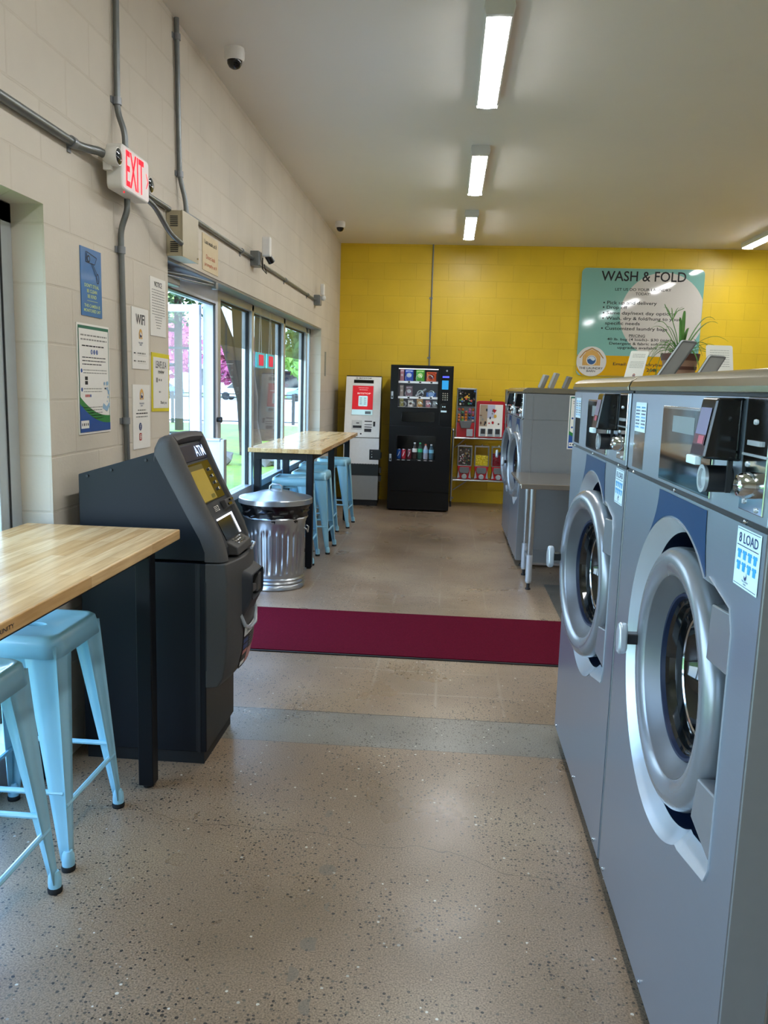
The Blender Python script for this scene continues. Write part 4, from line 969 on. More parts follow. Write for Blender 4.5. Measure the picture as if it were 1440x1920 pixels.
# ------------------------------------------------------------------ things on the washer tops
ZT = 1.50
def plate(name, lab, cat, base, right, up, w_, h_, mats, draw=None, group=None, th=.004, frame_=False):
    M = frame(base, right, up); t = MB(M)
    t.prism(rrect(-w_/2, 0, w_/2, h_, min(w_, h_)*.08), -th/2, th/2, 'y', 0)
    if frame_:
        for y in (-th/2-.0015, th/2+.0015):
            t.ring(rrect(-w_/2+.006, .006, w_/2-.006, h_-.006, .006), rrect(-w_/2, 0, w_/2, h_, .008), y, y, 1)
    if draw: draw(t, w_, h_, -th/2-.0005)
    return tag(t.build(name, mats, smooth=False), lab, cat, group)
def dr(m, w_, h_, y):
    r2 = random.Random(1)
    for k in range(3): m.scribble(-w_*.35, w_*.35, h_-.012-.005*k, .0012, y, 1, r2, (.003, .01))
    for k in range(5): m.scribble(-w_*.38, w_*.38, h_-.038-.005*k, .0012, y, 1, r2, (.003, .01))
    logo(m, 0, .013, .011, y, 2, 3, 0)
plate('info_card', 'white printed card leaning on the washer top at the gap between the two near washers', 'card', (.632, 2.90, ZT), (1, .1, 0), (.22, .12, 1), .062, .098, LM[:1]+[M_greyink, mat('logo_rust', 'b0604a', .5), M_navyink], dr, th=.0015)
def dr2(m, w_, h_, y):
    r2 = random.Random(2)
    for k in range(8): m.scribble(-w_*.36, w_*.36, h_-.018-.008*k, .0013, y, 1, r2, (.004, .012))
plate('info_sheet', 'white printed sheet standing on the washer top right of the potted plant', 'sheet', (.958, 3.0, ZT+.001), (1, .1, 0), (-.08, .12, 1), .095, .127, [M_paper, M_greyink], dr2, th=.0015)
M_holder = mat('holder_grey', '6e7175', .3); M_holder2 = mat('holder_face', 'a7aaac', .25)
plate('sign_holder', 'taller grey-framed sign holder leaning right in front of the plant pot', 'sign holder', (.722, 2.86, ZT), (.75, .66, -.0), (.50, -.1, .86), .085, .150, [M_holder2, M_holder], None, 'grey sign holders on the near washers', th=.006, frame_=True)
plate('sign_holder', 'shorter grey-framed sign holder leaning right beside the plant pot', 'sign holder', (.835, 2.80, ZT), (.8, .6, 0), (.45, -.1, .88), .085, .090, [M_holder2, M_holder], None, 'grey sign holders on the near washers', th=.006, frame_=True)
for i, (x, y, hh, lab) in enumerate(((.775, 7.0, .115, 'thin sign holder on the far washers, nearest the aisle'), (.862, 7.05, .135, 'thin sign holder on the far washers, middle and tallest of three'), (.965, 6.95, .105, 'thin dark sign holder on the far washers, rightmost of three'))):
    plate('sign_holder', lab, 'sign holder', (x, y, 1.474), (.35, .94, 0), (.35, 0, .94), .14, hh, [M_holder2 if i < 2 else M_holder, M_holder], None, 'sign holders on the far washers', th=.02, frame_=True)
# plant
P_ = (.845, 3.12, ZT)
pot = thing('potted_plant', 'spider plant with long arching leaves in a brown striped pot on the washer top', 'plant', P_)
M_pot1 = mat('pot_brown', '8b6a55', .6); M_pot2 = mat('pot_dark_band', '4e2a1d', .6); M_soil = mat('soil', '2c2018', .95, bump=.5)
MB().lathe([(.048, 0), (.052, .01), (.062, .072), (.066, .074), (.069, .098), (.064, .098), (.062, .085)], n=32).build('pot', M_pot1, pot)
m = MB(); m.lathe([(.0660, .074), (.0695, .0985), (.0645, .0990)], n=32, cap=False).lathe([(.0592, .040), (.0612, .052)], n=32, cap=False); m.build('pot_band', M_pot2, pot)
MB().cyl((0, 0, 0), .062, .08, .088, 'z', 24).build('soil', M_soil, pot)
M_leaf = leafy('spider_leaf', '2f5e1e', '5c8a35', 20)
rp = random.Random(11); m = MB()
def blade(m, a, out, up, wd, droop, o=(0, 0, .085)):
    n = 12; v = []; f = []
    for i in range(n+1):
        u = i/n; r = out*u; z = up*math.sin(min(1, u*1.05)*PI*.5)-droop*u*u*u
        ww = wd*(math.sin(PI*min(.98, .12+u*.86))**.7)*(1-u*.45)
        cx, cy = o[0]+r*math.cos(a), o[1]+r*math.sin(a); px, py = -math.sin(a), math.cos(a)
        v += [(cx-px*ww, cy-py*ww, o[2]+z+ww*.35), (cx, cy, o[2]+z), (cx+px*ww, cy+py*ww, o[2]+z+ww*.35)]
    for i in range(n): f += [(3*i, 3*i+1, 3*i+4, 3*i+3), (3*i+1, 3*i+2, 3*i+5, 3*i+4)]
    m.add(v, f)
for k in range(46): blade(m, rp.uniform(0, 2*PI), rp.uniform(.05, .14), rp.uniform(.03, .09), rp.uniform(.0025, .0045), rp.uniform(.02, .11))
for a, o_, u_, wd, dp in ((3.0, .10, .15, .006, .03), (.15, .12, .17, .007, .03), (.35, .15, .15, .006, .02), (1.2, .03, .17, .009, .0), (2.6, .06, .12, .007, .01), (.9, .06, .11, .008, 0), (3.3, .12, .13, .004, .03), (-.2, .16, .10, .004, .04), (4.2, .05, .14, .007, .0)):
    blade(m, a, o_, u_, wd, dp)
for a, b in ((2.9, .0), (2.7, .6), (.4, .2), (.2, .5)):
    pass
m.tube([(0, 0, .085), (-.02, 0, .17), (-.04, -.005, .22), (-.055, 0, .245), (-.07, 0, .275)], .0012, 5)
m.tube([(-.04, -.005, .22), (-.025, 0, .25), (.0, 0, .262)], .001, 5)
for a in (0, .7, 2.6, 3.4, 1.5): blade(m, a, .035, .05, .002, .0, (-.04, -.005, .215))
m.tube([(.0, 0, .085), (-.07, -.01, .10), (-.085, -.01, .04), (-.088, -.012, -.0)], .001, 5)
for a in (0, 1.2, 2.4, 3.6, 5): blade(m, a, .03, .01, .002, .025, (-.087, -.012, .035))
m.build('foliage', M_leaf, pot, solid=.0006)

# ------------------------------------------------------------------ wall sign
M_teal = mat('sign_teal', '84b9b0', .06, var=.02, coat=.6); M_signwhite = mat('sign_white', 'd6d1cb', .06, var=.02, coat=.6); M_mustard = mat('sign_mustard', 'd9a514', .06, var=.02, coat=.6)
sx0, sx1, sz0, sz1 = 1.575, 3.04, 1.655, 2.95
m = MB(frame((0, YB-.02, 0), (1, 0, 0), (0, 0, 1)))
m.prism(rrect(sx0, sz0, sx1, sz1, .06), 0, .018, 'y', 0)
m.poly([(sx0+.002, 1.905), (sx0+.002, sz0+.06), (sx0+.06, sz0+.002), (sx1-.06, sz0+.002), (sx1-.002, sz0+.06), (sx1-.002, 1.905)], -.0006, 2)
def U(cx, cy): return (sx0+(cx-(50-50*(cy-65)/950))/907, sz1-(cy-65)/907)
cx_, cz_ = U(925, 560); rr_ = .505
m.poly([(min(sx1-.004, cx_+rr_*math.cos(2*PI*k/64)), max(1.906, cz_+rr_*math.sin(2*PI*k/64))) for k in range(64)], -.0006, 1)
def T_(s, a, b, cy, h, mi=3, sh=0):
    x, z = U((a+b)/2, cy); m.text(s, x, z, (b-a)/907, h/907, -.0014, mi, sh)
T_('WASH & FOLD', 258, 1175, 148, 108)
T_('LET US DO YOUR LAUNDRY', 410, 1018, 290, 30); T_('TODAY!', 632, 792, 335, 30)
for s, a, b, cy, h, bu in (('Pick up and delivery', 325, 865, 440, 48, 1), ('Drop off', 320, 545, 490, 44, 1), ('Same day/next day options', 320, 1065, 550, 46, 1), ('Wash, dry & fold/hung to your', 315, 1130, 608, 46, 1), ('specific needs', 305, 685, 662, 46, 0), ('Customized laundry bags', 305, 985, 718, 46, 1)):
    T_(s, a, b, cy, h)
    if bu: x, z = U(a-33, cy-4); m.disc(x, z, .010, -.0014, 3, 12)
T_('PRICING', 570, 745, 790, 30); x, z = U(570, 812); m.rect(x, z, x+.195, z+.003, -.0014, 3)
T_('40 lb. bag (4 loads)- $30 (min)', 330, 1030, 835, 36); T_('Detergent & fabric softener', 355, 1005, 881, 38); T_('upgrades available', 445, 880, 925, 38)
T_('Email: thelaundrybarn', 400, 985, 1108, 42); T_('Phone: 208', 560, 870, 1162, 36)
lx, lz = U(160, 1082)
m.poly([(lx+.182*math.cos(2*PI*k/48), max(sz0-.02, lz+.182*math.sin(2*PI*k/48))) for k in range(48)], -.002, 4)
bw = .115
m.poly([(lx-bw*.95, lz-.05), (lx+bw*.95, lz-.05), (lx+bw*.95, lz+.06), (lx+bw*.6, lz+.115), (lx, lz+.145), (lx-bw*.6, lz+.115), (lx-bw*.95, lz+.06)], -.0026, 5)
for k in range(10): m.rect(lx-bw*.88+k*bw*.19, lz-.05, lx-bw*.88+k*bw*.19+.004, lz+.07, -.003, 6)
for pts in ([(-1.25, .04), (-.75, .115), (0, .16)], [(1.25, .04), (.75, .115), (0, .16)]): line(m, [(lx+bw*a, lz+b) for a, b in pts], .014, -.0032, 6)
m.disc(lx, lz+.015, .062, -.0036, 4, 32); m.disc(lx, lz+.015, .052, -.0040, 7, 32)
m.poly([(lx-.048, lz+.025)]+[(lx-.045+.09*k/10, lz+.02+.012*math.sin(k*.65)) for k in range(11)]+[(lx+.046*math.cos(a), lz+.018+.046*math.sin(a)) for a in (R(30), R(60), R(90), R(120), R(150))], -.0044, 8)
m.text('THE LAUNDRY', lx, lz-.083, .29, .028, -.003, 3); m.text('BARN', lx, lz-.118, .105, .024, -.003, 3)
tag(m.build('wall_sign', [M_teal, M_signwhite, M_mustard, M_ink, mat('logo_white', 'dcdad6', .2, coat=.4), M_barn, mat('barn_brown', 'b0803c', .4), mat('logo_blue', '2a5a8f', .3), mat('logo_pale', 'c5d6e6', .3)], smooth=False), 'large teal, white and mustard WASH & FOLD sign on the yellow wall', 'sign')

# ------------------------------------------------------------------ vending machine
VX, VY = -.305, 9.53
M_vend = mat('vending_black', '060709', .3, spec=.3)
V = thing('vending_machine', 'tall black combo vending machine with snacks above and drinks below', 'vending machine', (VX, VY, 0))
m = MB(); WIN = [(-.272, .187, 1.218, 1.662), (-.268, .182, .612, .888)]
holes(m, -.362, .362, .02, 1.70, .0, .03, WIN)
m.box(-.362, .03, .02, -.33, .78, 1.70).box(.24, .03, .02, .362, .78, 1.70).box(-.33, .5, .02, .24, .78, 1.70).box(-.33, .03, 1.665, .24, .5, 1.70).box(-.33, .03, .90, .24, .5, 1.20).box(-.33, .03, .02, .24, .5, .60)
V1 = m.build('cabinet', M_vend, V, smooth=False)
MB().box(-.355, -.012, .24, .355, -.0005, .60).box(-.355, -.012, .60, -.275, -.0005, 1.0).box(.188, -.012, .60, .355, -.0005, 1.0).box(-.275, -.012, .895, .188, -.0005, 1.0).build('lower_door', M_vend, V, smooth=False)
MB().prism(rrect(-.225, 1.050, .165, 1.165, .02), -.006, .0, 'y').build('delivery_flap', M_glossblack, V, bevel=.003)
MB().box(-.355, -.008, .02, .355, -.0005, .232).build('kick_panel', M_vend, V, smooth=False)
MB().box(.215, -.014, 1.02, .345, -.0005, 1.69).build('selector_panel', M_vend, V, bevel=.003)
for wn in WIN: MB().prism(rrect(wn[0]-.004, wn[2]-.004, wn[1]+.004, wn[3]+.004, .02), -.003, -.0015, 'y').build('window_glass', M_clear, V, smooth=False)
M_vlight = mat('case_light', 'f4f8ff', .4, emit=2, var=0)
MB().box(-.325, .04, 1.22, -.318, .05, 1.66).box(-.32, .06, 1.655, .23, .10, 1.663).box(-.318, .05, .885, .23, .08, .893).build('case_light', M_vlight, V, smooth=False)
MB().box(-.329, .49, 1.205, .238, .499, 1.66).build('case_back', mat('case_grey', '5a5f66', .5), V, smooth=False)
MB().box(-.33, .035, .600, .24, .5, .612).build('drink_shelf', M_glossblack, V, smooth=False)
for z in (1.214, 1.335, 1.512):
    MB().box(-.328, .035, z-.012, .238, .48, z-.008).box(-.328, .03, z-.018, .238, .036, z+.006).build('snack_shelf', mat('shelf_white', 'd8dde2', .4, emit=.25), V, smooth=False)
m = MB()
for z in (1.335, 1.512):
    for x in (-.15, -.02, .11): m.rect(x-.012, z-.014, x+.012, z+.003, .0295, 0)
m.build('price_tag', M_ink, V, smooth=False)
def coil(x, z, r=.036):
    return MB().tube([(x+r*math.cos(a*.5), .05+.011*a*.5, z+r*math.sin(a*.5)) for a in range(0, 76)], .0022, 6).build('spiral', M_chrome, V)
for z, xs in ((1.335, (-.02, .11)), (1.512, (-.16, -.04, .09)), (1.214, (-.22, -.12, -.02, .08, .16)), (1.335, (-.16,))):
    for x in xs: coil(x, z+.042 if z != 1.214 else z+.034, .036 if z != 1.214 else .03)
def pillow(w_, h_, d_, crimp=True):
    n = 10; v = []; f = []
    for s_ in (-1, 1):
        for j in range(n+1):
            for i in range(n+1):
                u, q = -1+2*i/n, -1+2*j/n; th = ((1-u**4)*(1-q**4))**.6
                v.append((u*w_/2*(1-.06*(1-q*q)), s_*d_/2*th, (q+1)/2*h_))
    N_ = (n+1)**2
    for s_ in range(2):
        for j in range(n):
            for i in range(n): a = s_*N_+j*(n+1)+i; f.append((a, a+1, a+n+2, a+n+1))
    return v, f
rows = [('snack_bag', 'blue snack bag on the top shelf of the vending machine', (-.155, 1.520), .105, .135, '2a4fb0', 'c8d4ea'), ('snack_bag', 'green snack bag on the top shelf of the vending machine', (-.025, 1.520), .105, .135, '4da23a', 'cfe89a'),
        ('snack_bag', 'orange snack bag on the top shelf of the vending machine', (.105, 1.520), .12, .110, 'd2562a', '7d1d15'), ('snack_bag', 'pink and white snack pack at the left end of the top shelf', (-.238, 1.520), .05, .135, 'a8707a', 'd9cfd2'),
        ('snack_bag', 'silver and mauve snack bag at the left of the middle shelf', (-.15, 1.343), .085, .12, '7a6470', 'c5c2cc'), ('snack_bag', 'low blue snack packet at the right of the middle shelf', (.11, 1.343), .12, .05, '2f5fa8', '8fb2e0'),
        ('snack_bag', 'narrow pale packet at the left end of the middle shelf', (-.238, 1.343), .045, .13, 'a39a96', 'ddd'*2), ('snack_bag', 'tan candy packet on the bottom snack shelf', (-.02, 1.222), .075, .095, 'a57a3f', 'd8c19a'),
        ('snack_bag', 'white candy packet on the bottom snack shelf', (-.13, 1.222), .06, .08, 'c9c4bd', '6a5550'), ('snack_bag', 'pink candy packet on the bottom snack shelf', (.075, 1.222), .055, .08, 'a55f6c', 'e0c5ca'),
        ('snack_bag', 'olive candy packet at the left end of the bottom snack shelf', (-.235, 1.222), .05, .10, '8d8a52', 'd4d2b0'), ('snack_bag', 'grey candy packet at the right end of the bottom snack shelf', (.155, 1.222), .05, .075, '777d80', 'bcc1c4')]
for i, (nm, lab, (x, z), w_, h_, c1, c2) in enumerate(rows):
    m = MB(); v, f = pillow(w_, h_, .035); m.add(v, f); m.poly([(w_*.28*math.cos(k*PI/8), h_*.5+w_*.26*math.sin(k*PI/8)) for k in range(16)], -.0195, 1); m.rect(-w_*.36, h_*.8, w_*.36, h_*.9, -.0150, 1)
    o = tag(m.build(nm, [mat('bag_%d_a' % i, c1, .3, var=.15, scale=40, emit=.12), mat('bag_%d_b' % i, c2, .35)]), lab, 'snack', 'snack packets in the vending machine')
    o.location = (VX+x, VY+.13, z-.001)
# clear straw-like tool: silver wrapped bar lying across the middle shelf
m = MB().tube([(-.07, 0, .012), (.05, 0, .095)], .010, 8)
o = tag(m.build('snack_bar', M_silver2), 'long silver wrapped bar tilted on the middle shelf of the vending machine', 'snack', 'snack packets in the vending machine'); o.location = (VX-.0, VY+.10, 1.338)
def can(x, c, lab):
    t = thing('soda_can', lab, 'can', (VX+x, VY+.07, .612), 0, 'cans in the vending machine')
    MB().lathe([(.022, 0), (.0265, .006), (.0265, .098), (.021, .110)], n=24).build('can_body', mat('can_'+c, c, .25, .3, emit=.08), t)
    MB().lathe([(.0215, .109), (.0205, .113), (.019, .110), (.001, .110)], n=24, cap=False).build('can_lid', M_chrome, t)
    m = MB(); m.v = []; m.tube([(-.012, -.0262, .03), (0, -.0275, .055), (.010, -.0268, .085)], .0035, 6).build('stripe', M_white, t)
can(-.244, '1e4f9c', 'blue soda can, leftmost in the drinks window'); can(-.187, 'a81d33', 'bright red soda can, second from the left in the drinks window'); can(-.122, '5c1526', 'dark maroon soda can beside the first bottle')
def bottle(x, liquid, label, cap, lab, h=.195):
    t = thing('drink_bottle', lab, 'bottle', (VX+x, VY+.075, .612), 0, 'bottles in the vending machine')
    k = h/.195
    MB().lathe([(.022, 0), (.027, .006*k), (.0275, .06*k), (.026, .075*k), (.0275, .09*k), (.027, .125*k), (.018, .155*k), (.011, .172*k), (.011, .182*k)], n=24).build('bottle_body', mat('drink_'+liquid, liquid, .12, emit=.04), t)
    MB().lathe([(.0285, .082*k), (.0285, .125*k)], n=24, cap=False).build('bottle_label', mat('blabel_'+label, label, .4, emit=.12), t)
    MB().lathe([(.0125, .178*k), (.0125, .194*k), (.001, .195*k)], n=16, cap=True).build('bottle_cap', mat('bcap_'+cap, cap, .4), t)
bottle(-.059, '2a1f1c', 'd5d2cf', 'e8e8e8', 'dark cola bottle with a white cap and pale label'); bottle(.005, '1f3f38', '2ea877', '3fae70', 'green soda bottle with a green cap')
bottle(.070, 'a9a7b5', '8fb6d8', 'c65a3a', 'juice bottle with an orange-red cap and pale label', .18); bottle(.137, '3a5a6a', '6ab0cc', 'e0e4e8', 'clear bottle with a white cap, rightmost in the drinks window', .18)
m = MB()
for x in (-.244, -.187, -.122, .0, .070, .137): m.box(x-.017, -.006, .592, x+.017, -.0035, .606)
m.build('price_tags', M_white, V, smooth=False)
sel = MB(frame((0, -.0145, 0), (1, 0, 0), (0, 0, 1)))
sel.prism(rrect(.233, 1.433, .308, 1.535, .004), -.003, 0, 'y').build('payment_sticker', mat('sticker_azure', '2fa3e6', .3, emit=.25), V, smooth=False)
MB(frame((0, -.0145, 0), (1, 0, 0), (0, 0, 1))).box(.238, -.003, 1.566, .312, 0, 1.584).build('display', mat('blue_led', '4a50ff', .3, emit=1.6, var=0), V, smooth=False)
m = MB(frame((0, -.0145, 0), (1, 0, 0), (0, 0, 1)))
for i in range(3):
    for j in range(4): m.cyl((.25+.025*i, 0, 1.315+.024*j), .0075, -.005, 0, 'y', 12)
m.build('keypad', M_chrome, V)
m = MB(frame((0, -.0145, 0), (1, 0, 0), (0, 0, 1))); m.box(.230, -.02, 1.168, .300, 0, 1.27); m.build('bill_acceptor', M_glossblack, V, bevel=.004)
m = MB(frame((0, -.0345, 0), (1, 0, 0), (0, 0, 1))); m.rect(.232, 1.172, .298, 1.192, -.001, 0); m.disc(.252, 1.235, .008, -.001, 0, 10); m.disc(.275, 1.235, .008, -.001, 0, 10); m.build('acceptor_face', M_labelbg, V, smooth=False)
m = MB(frame((0, -.0145, 0), (1, 0, 0), (0, 0, 1))); m.disc(.285, 1.645, .011, -.001, 0, 14); m.build('lock', M_silver2, V, smooth=False)
for z in (1.31, .585):
    h = MB(); h.box(-.350, -.022, z, -.325, 0, z+.085); h = h.build('door_latch', M_silver2, V, bevel=.003)
    MB().box(-.346, -.0235, z+.01, -.329, -.021, z+.035).build('latch_hole', M_dark, h, smooth=False)

# ------------------------------------------------------------------ white kiosk
K = thing('cash_kiosk', 'white kiosk machine with a red screen in the corner left of the vending machine', 'kiosk', (-1.02, 9.82, 0), 2)
M_kwhite = mat('kiosk_white_enamel', 'fbfaf6', .4)
Kp = [(0.0, .07), (0.0, .82), (-.01, .83), (.20, 1.555), (.215, 1.57), (.50, 1.57), (.50, .07)]
MB().prism([(p[0]+.003, p[1]) for p in Kp], -.212, .212, 'x').build('body', mat('kiosk_side_black', '111214', .3), K, smooth=False)
F4 = frame((0, -.01, .83), (1, 0, 0), (0, .21, .725))
m = MB(F4); m.prism([(-.215, 0), (.215, 0), (.215, .758), (-.215, .758)], -.004, .012, 'y'); m.build('upper_panel', M_kwhite, K, bevel=.006)
MB(F4).box(-.213, -.0042, .0, .213, .0, .004).build('seam', M_greyink, K, smooth=False)
MB(F4).prism(rrect(-.135, .275, .125, .645, .004), -.009, -.003, 'y').build('screen_surround', M_lamphouse, K, smooth=False)
m = MB(F4); m.rect(-.13, .345, .12, .64, -.0095, 0); m.rect(-.13, .28, .12, .343, -.0095, 1); m.text('BITSTOP', .01, .545, .16, .018, -.010, 2)
m.prism(rrect(-.055, .385, .055, .515, .01), -.0102, -.0098, 'y', 1)
for i in range(2):
    for j in range(4): m.rect(-.04+.05*i, .41+.024*j, -.012+.05*i, .418+.024*j, -.0106, 3)
m.scribble(-.06, .06, .615, .004, -.010, 2, rnd); m.scribble(-.05, .05, .59, .004, -.010, 2, rnd)
m.rect(.03, .29, .10, .325, -.010, 3)
m.build('screen', [mat('kiosk_red', 'c21c28', .3, emit=.6), mat('kiosk_cyan', 'b9dfe8', .3, emit=.5), mat('kiosk_white', 'f2ddd8', .3, emit=.5), mat('kiosk_slate', '6e7d86', .4)], K, smooth=False)
MB(F4).box(-.12, -.0065, .675, .12, -.003, .715).build('camera_strip', M_glossblack, K, smooth=False)
m = MB(F4); m.text('BITSTOP', .02, .737, .15, .014, -.0055, 0)
m.v = m.v; m.ring([(-.085+.008*math.cos(k*PI/6), .737+.008*math.sin(k*PI/6)) for k in range(12)], [(-.085+.011*math.cos(k*PI/6), .737+.011*math.sin(k*PI/6)) for k in range(12)], -.0055, -.0055); m.build('brand_lettering', M_ink, K, smooth=False)
m = MB(F4); m.box(-.125, -.010, .10, .0, -.003, .21, 0); m.rect(-.11, .115, -.005, .145, -.0106, 1); m.rect(-.07, .17, -.035, .182, -.0106, 1); m.build('bill_slot', [M_lamphouse, M_dark], K, smooth=False)
m = MB(F4); m.rect(.03, .195, .12, .207, -.0055, 0); m.rect(.03, .155, .12, .163, -.0055, 0); m.rect(.03, .125, .12, .135, -.0055, 0); m.rect(.03, .07, .115, .11, -.0055, 0); m.rect(.135, .14, .16, .20, -.0055, 0); m.disc(-.01, .045, .010, -.0055, 0, 12); m.build('slots', M_dark, K, smooth=False)
m = MB(); m.box(-.215, -.008, .51, .215, 0, .825); m.build('lower_door', M_kwhite, K, bevel=.004)
m = MB(); pts = [(-.213, .37)]+[(-.213+.426*k/60, .508+.008*math.sin(k*1.35)) for k in range(61)]+[(.213, .37)]
m.prism(pts, -.0095, 0, 'y'); m.build('dark_band', mat('kiosk_band', '2b3234', .4), K, smooth=False)
MB().box(-.213, -.006, .072, .213, 0, .372).build('kick_plate', mat('kiosk_silver', 'a7a8a5', .4, .3), K, bevel=.003)
MB().box(-.205, .01, .0, .205, .48, .072).build('plinth', M_dark, K, smooth=False)
m = MB(); m.box(.10, -.014, .565, .235, .0, .69); m.build('lock_plate', mat('kiosk_band2', '262c2e', .4), K, bevel=.002)
m = MB()
for z in (.595, .63, .665): m.lathe([(.008, 0), (.006, -.004), (.0005, -.005)], (.13, -.014, z), 'y', 12, cap=False)
m.build('bolts', M_chrome, K)
m = MB(); m.rect(-.20, .735, -.15, .75, -.0085, 0); m.rect(-.20, .655, -.15, .69, -.0085, 0); m.build('side_slots', M_dark, K, smooth=False)
for z in (.58, .40, .30): MB().box(.215, .02, z, .245, .12, z+.07).build('side_hinge', M_shell, K, bevel=.003)

# ------------------------------------------------------------------ rack with capsule machines
RY = 10.03
t = thing('display_rack', 'chrome pipe rack holding the capsule machines against the yellow wall', 'rack', (.6, RY+.13, 0))
for x in (-.515, .62):
    for y in (-.13, .13): MB().cyl((x, y, 0), .013, .07, .93, 'z', 12).sphere((x, y, .94), .019, 8).build('post', M_galv, t); MB().cyl((x, y, 0), .010, .0, .075, 'z', 10).build('foot', M_dark, t)
for z in (.345, .862):
    m = MB()
    for y in (-.13, .13): m.tube([(-.50, y, z-.012), (.62, y, z-.012)], .012, 10)
    for x in (-.50, .62): m.tube([(x, -.13, z-.012), (x, .13, z-.012)], .012, 10)
    m.box(-.50, -.13, z-.003, .62, .13, z); m.build('shelf', M_galv, t)
MB().tube([(-.495, -.13, .10), (-.495, -.13, .12)], .012).tube([(-.49, -.125, .21), (-.32, -.125, .33)], .006, 8).tube([(-.49, -.125, .73), (-.36, -.125, .85)], .006, 8).build('brace', M_galv, t)
cols = ['d8574a', 'e0b33a', '3c8f5a', '3f6fb5', 'd9d4ce', '8f4aa0', 'e58bb0', '2b2b30', '7bb84c', 'e07a2f']
def tall_capsule(x0, x1, z0, z1, lab):
    cx = (x0+x1)/2; w_ = (x1-x0)/2-.002; h = z1-z0
    t = thing('capsule_machine', lab, 'vending machine', (cx, RY, z0+.001), 0)
    MB().box(-w_, 0, 0, w_, .22, h*.30).build('base', M_red, t, bevel=.004)
    m = MB()
    for s_ in (-1, 1): m.box(s_*w_-(.012 if s_ > 0 else 0), -.004, 0, s_*w_+(.012 if s_ < 0 else 0), .01, h)
    m.box(-w_, -.004, h-.02, w_, .22, h).box(-w_, .21, h*.3, w_, .22, h)
    for s_ in (-1, 1): m.box(s_*w_-.006*(s_ > 0), .2, 0, s_*w_+.006*(s_ < 0), .22, h)
    m.build('metal_frame', M_galv, t, bevel=.002)
    m = MB(); m.box(-w_+.012, .002, h*.63, w_-.012, .006, h-.02, 0); r2 = random.Random(int(x0*100))
    for k in range(36): m.disc(r2.uniform(-w_+.025, w_-.025), r2.uniform(h*.66, h-.035), r2.uniform(.006, .014), .0015-.0001*k*.5, 1+k % 9, 9)
    m.rect(-.03, h*.80, .035, h*.825, -.001, 2)
    m.build('picture_card', [M_glossblack]+[mat('toy_'+c, c, .5) for c in cols[:5]]+[mat('dk_'+c, c, .5) for c in ('3a3f45', '554a40', '2f4038', '403850')], t, smooth=False)
    MB().box(-w_+.012, .003, h*.30, w_-.012, .006, h*.63).build('front_glass', M_clear, t, smooth=False)
    MB().prism([(-w_*.65, h*.30+.02), (-w_*.45, h*.185), (w_*.45, h*.185), (w_*.65, h*.30+.02), (w_*.5, h*.335), (-w_*.5, h*.335)], -.02, 0, 'y').build('coin_shield', M_holder, t, bevel=.005)
    MB().box(w_*.1, -.012, .012, w_*.75, 0, h*.17).build('prize_door', M_silver2, t, bevel=.004)
    k_ = 0
    for iz in range(5):
        for ix in range(5):
            if r2.random() < .12: continue
            q = cols[r2.randrange(10)]; s = tag(MB().sphere((0, 0, 0), .018, 7).build('toy_capsule', mat('cap_'+q, q, .25)), 'small coloured toy capsule behind the glass of the machine, in the '+('left' if x0 < .4 else 'right')+' tall capsule machine', 'capsule', 'toy capsules in the '+('left' if x0 < .4 else 'right')+' tall machine')
            s.location = (cx-w_+.034+ix*(2*w_-.068)/4, RY+.030+r2.random()*.01, z0+h*.30+.022+iz*.034+r2.random()*.004)
tall_capsule(.110, .352, .862, 1.455, 'tall narrow capsule machine at the left of the top rack shelf')
tall_capsule(.705, .945, .862, 1.455, 'tall capsule machine half hidden by the far washer')
t = thing('sticker_machine', 'wide red flat sticker machine with a picture board on the top rack shelf', 'vending machine', (.528, RY, .863))
MB().prism(rrect(-.172, 0, .172, .445, .03), 0, .2, 'y').build('case', M_red, t, bevel=.004)
m = MB(); m.rect(-.135, .015, .145, .405, -.002, 0); r2 = random.Random(9)
m.rect(-.13, .14, -.04, .40, -.0026, 1); m.rect(-.04, .24, .05, .40, -.0026, 2)
for k in range(14): m.disc(r2.uniform(-.12, .13), r2.uniform(.16, .38), r2.uniform(.008, .018), -.003-.0001*k, 3+k % 4, 8, r2.uniform(.006, .02))
m.poly([(.02, .355), (.07, .34), (.045, .30)], -.005, 6); m.disc(.055, .265, .018, -.005, 7, 12, .022)
m.build('picture_board', [M_paper, mat('board_beige', 'a8927a', .5), mat('board_lilac', 'b9bcd0', .5), M_ink, mat('board_brown', '6a4b3a', .5), M_greyink, M_red, mat('board_gold', 'd9a53a', .5)], t, smooth=False)
for i in range(3):
    x = -.085+.088*i
    c = MB().box(x-.032, -.012, .02, x+.032, -.002, .115).build('coin_mechanism', M_silver2, t, bevel=.003)
    MB().box(x-.026, -.016, .05, x+.026, -.012, .11).build('coin_slide', M_shell2, c, bevel=.003)
MB().cyl((.0, .05, .455), .008, -.01, .01, 'z', 10).build('top_lock', M_chrome, t)
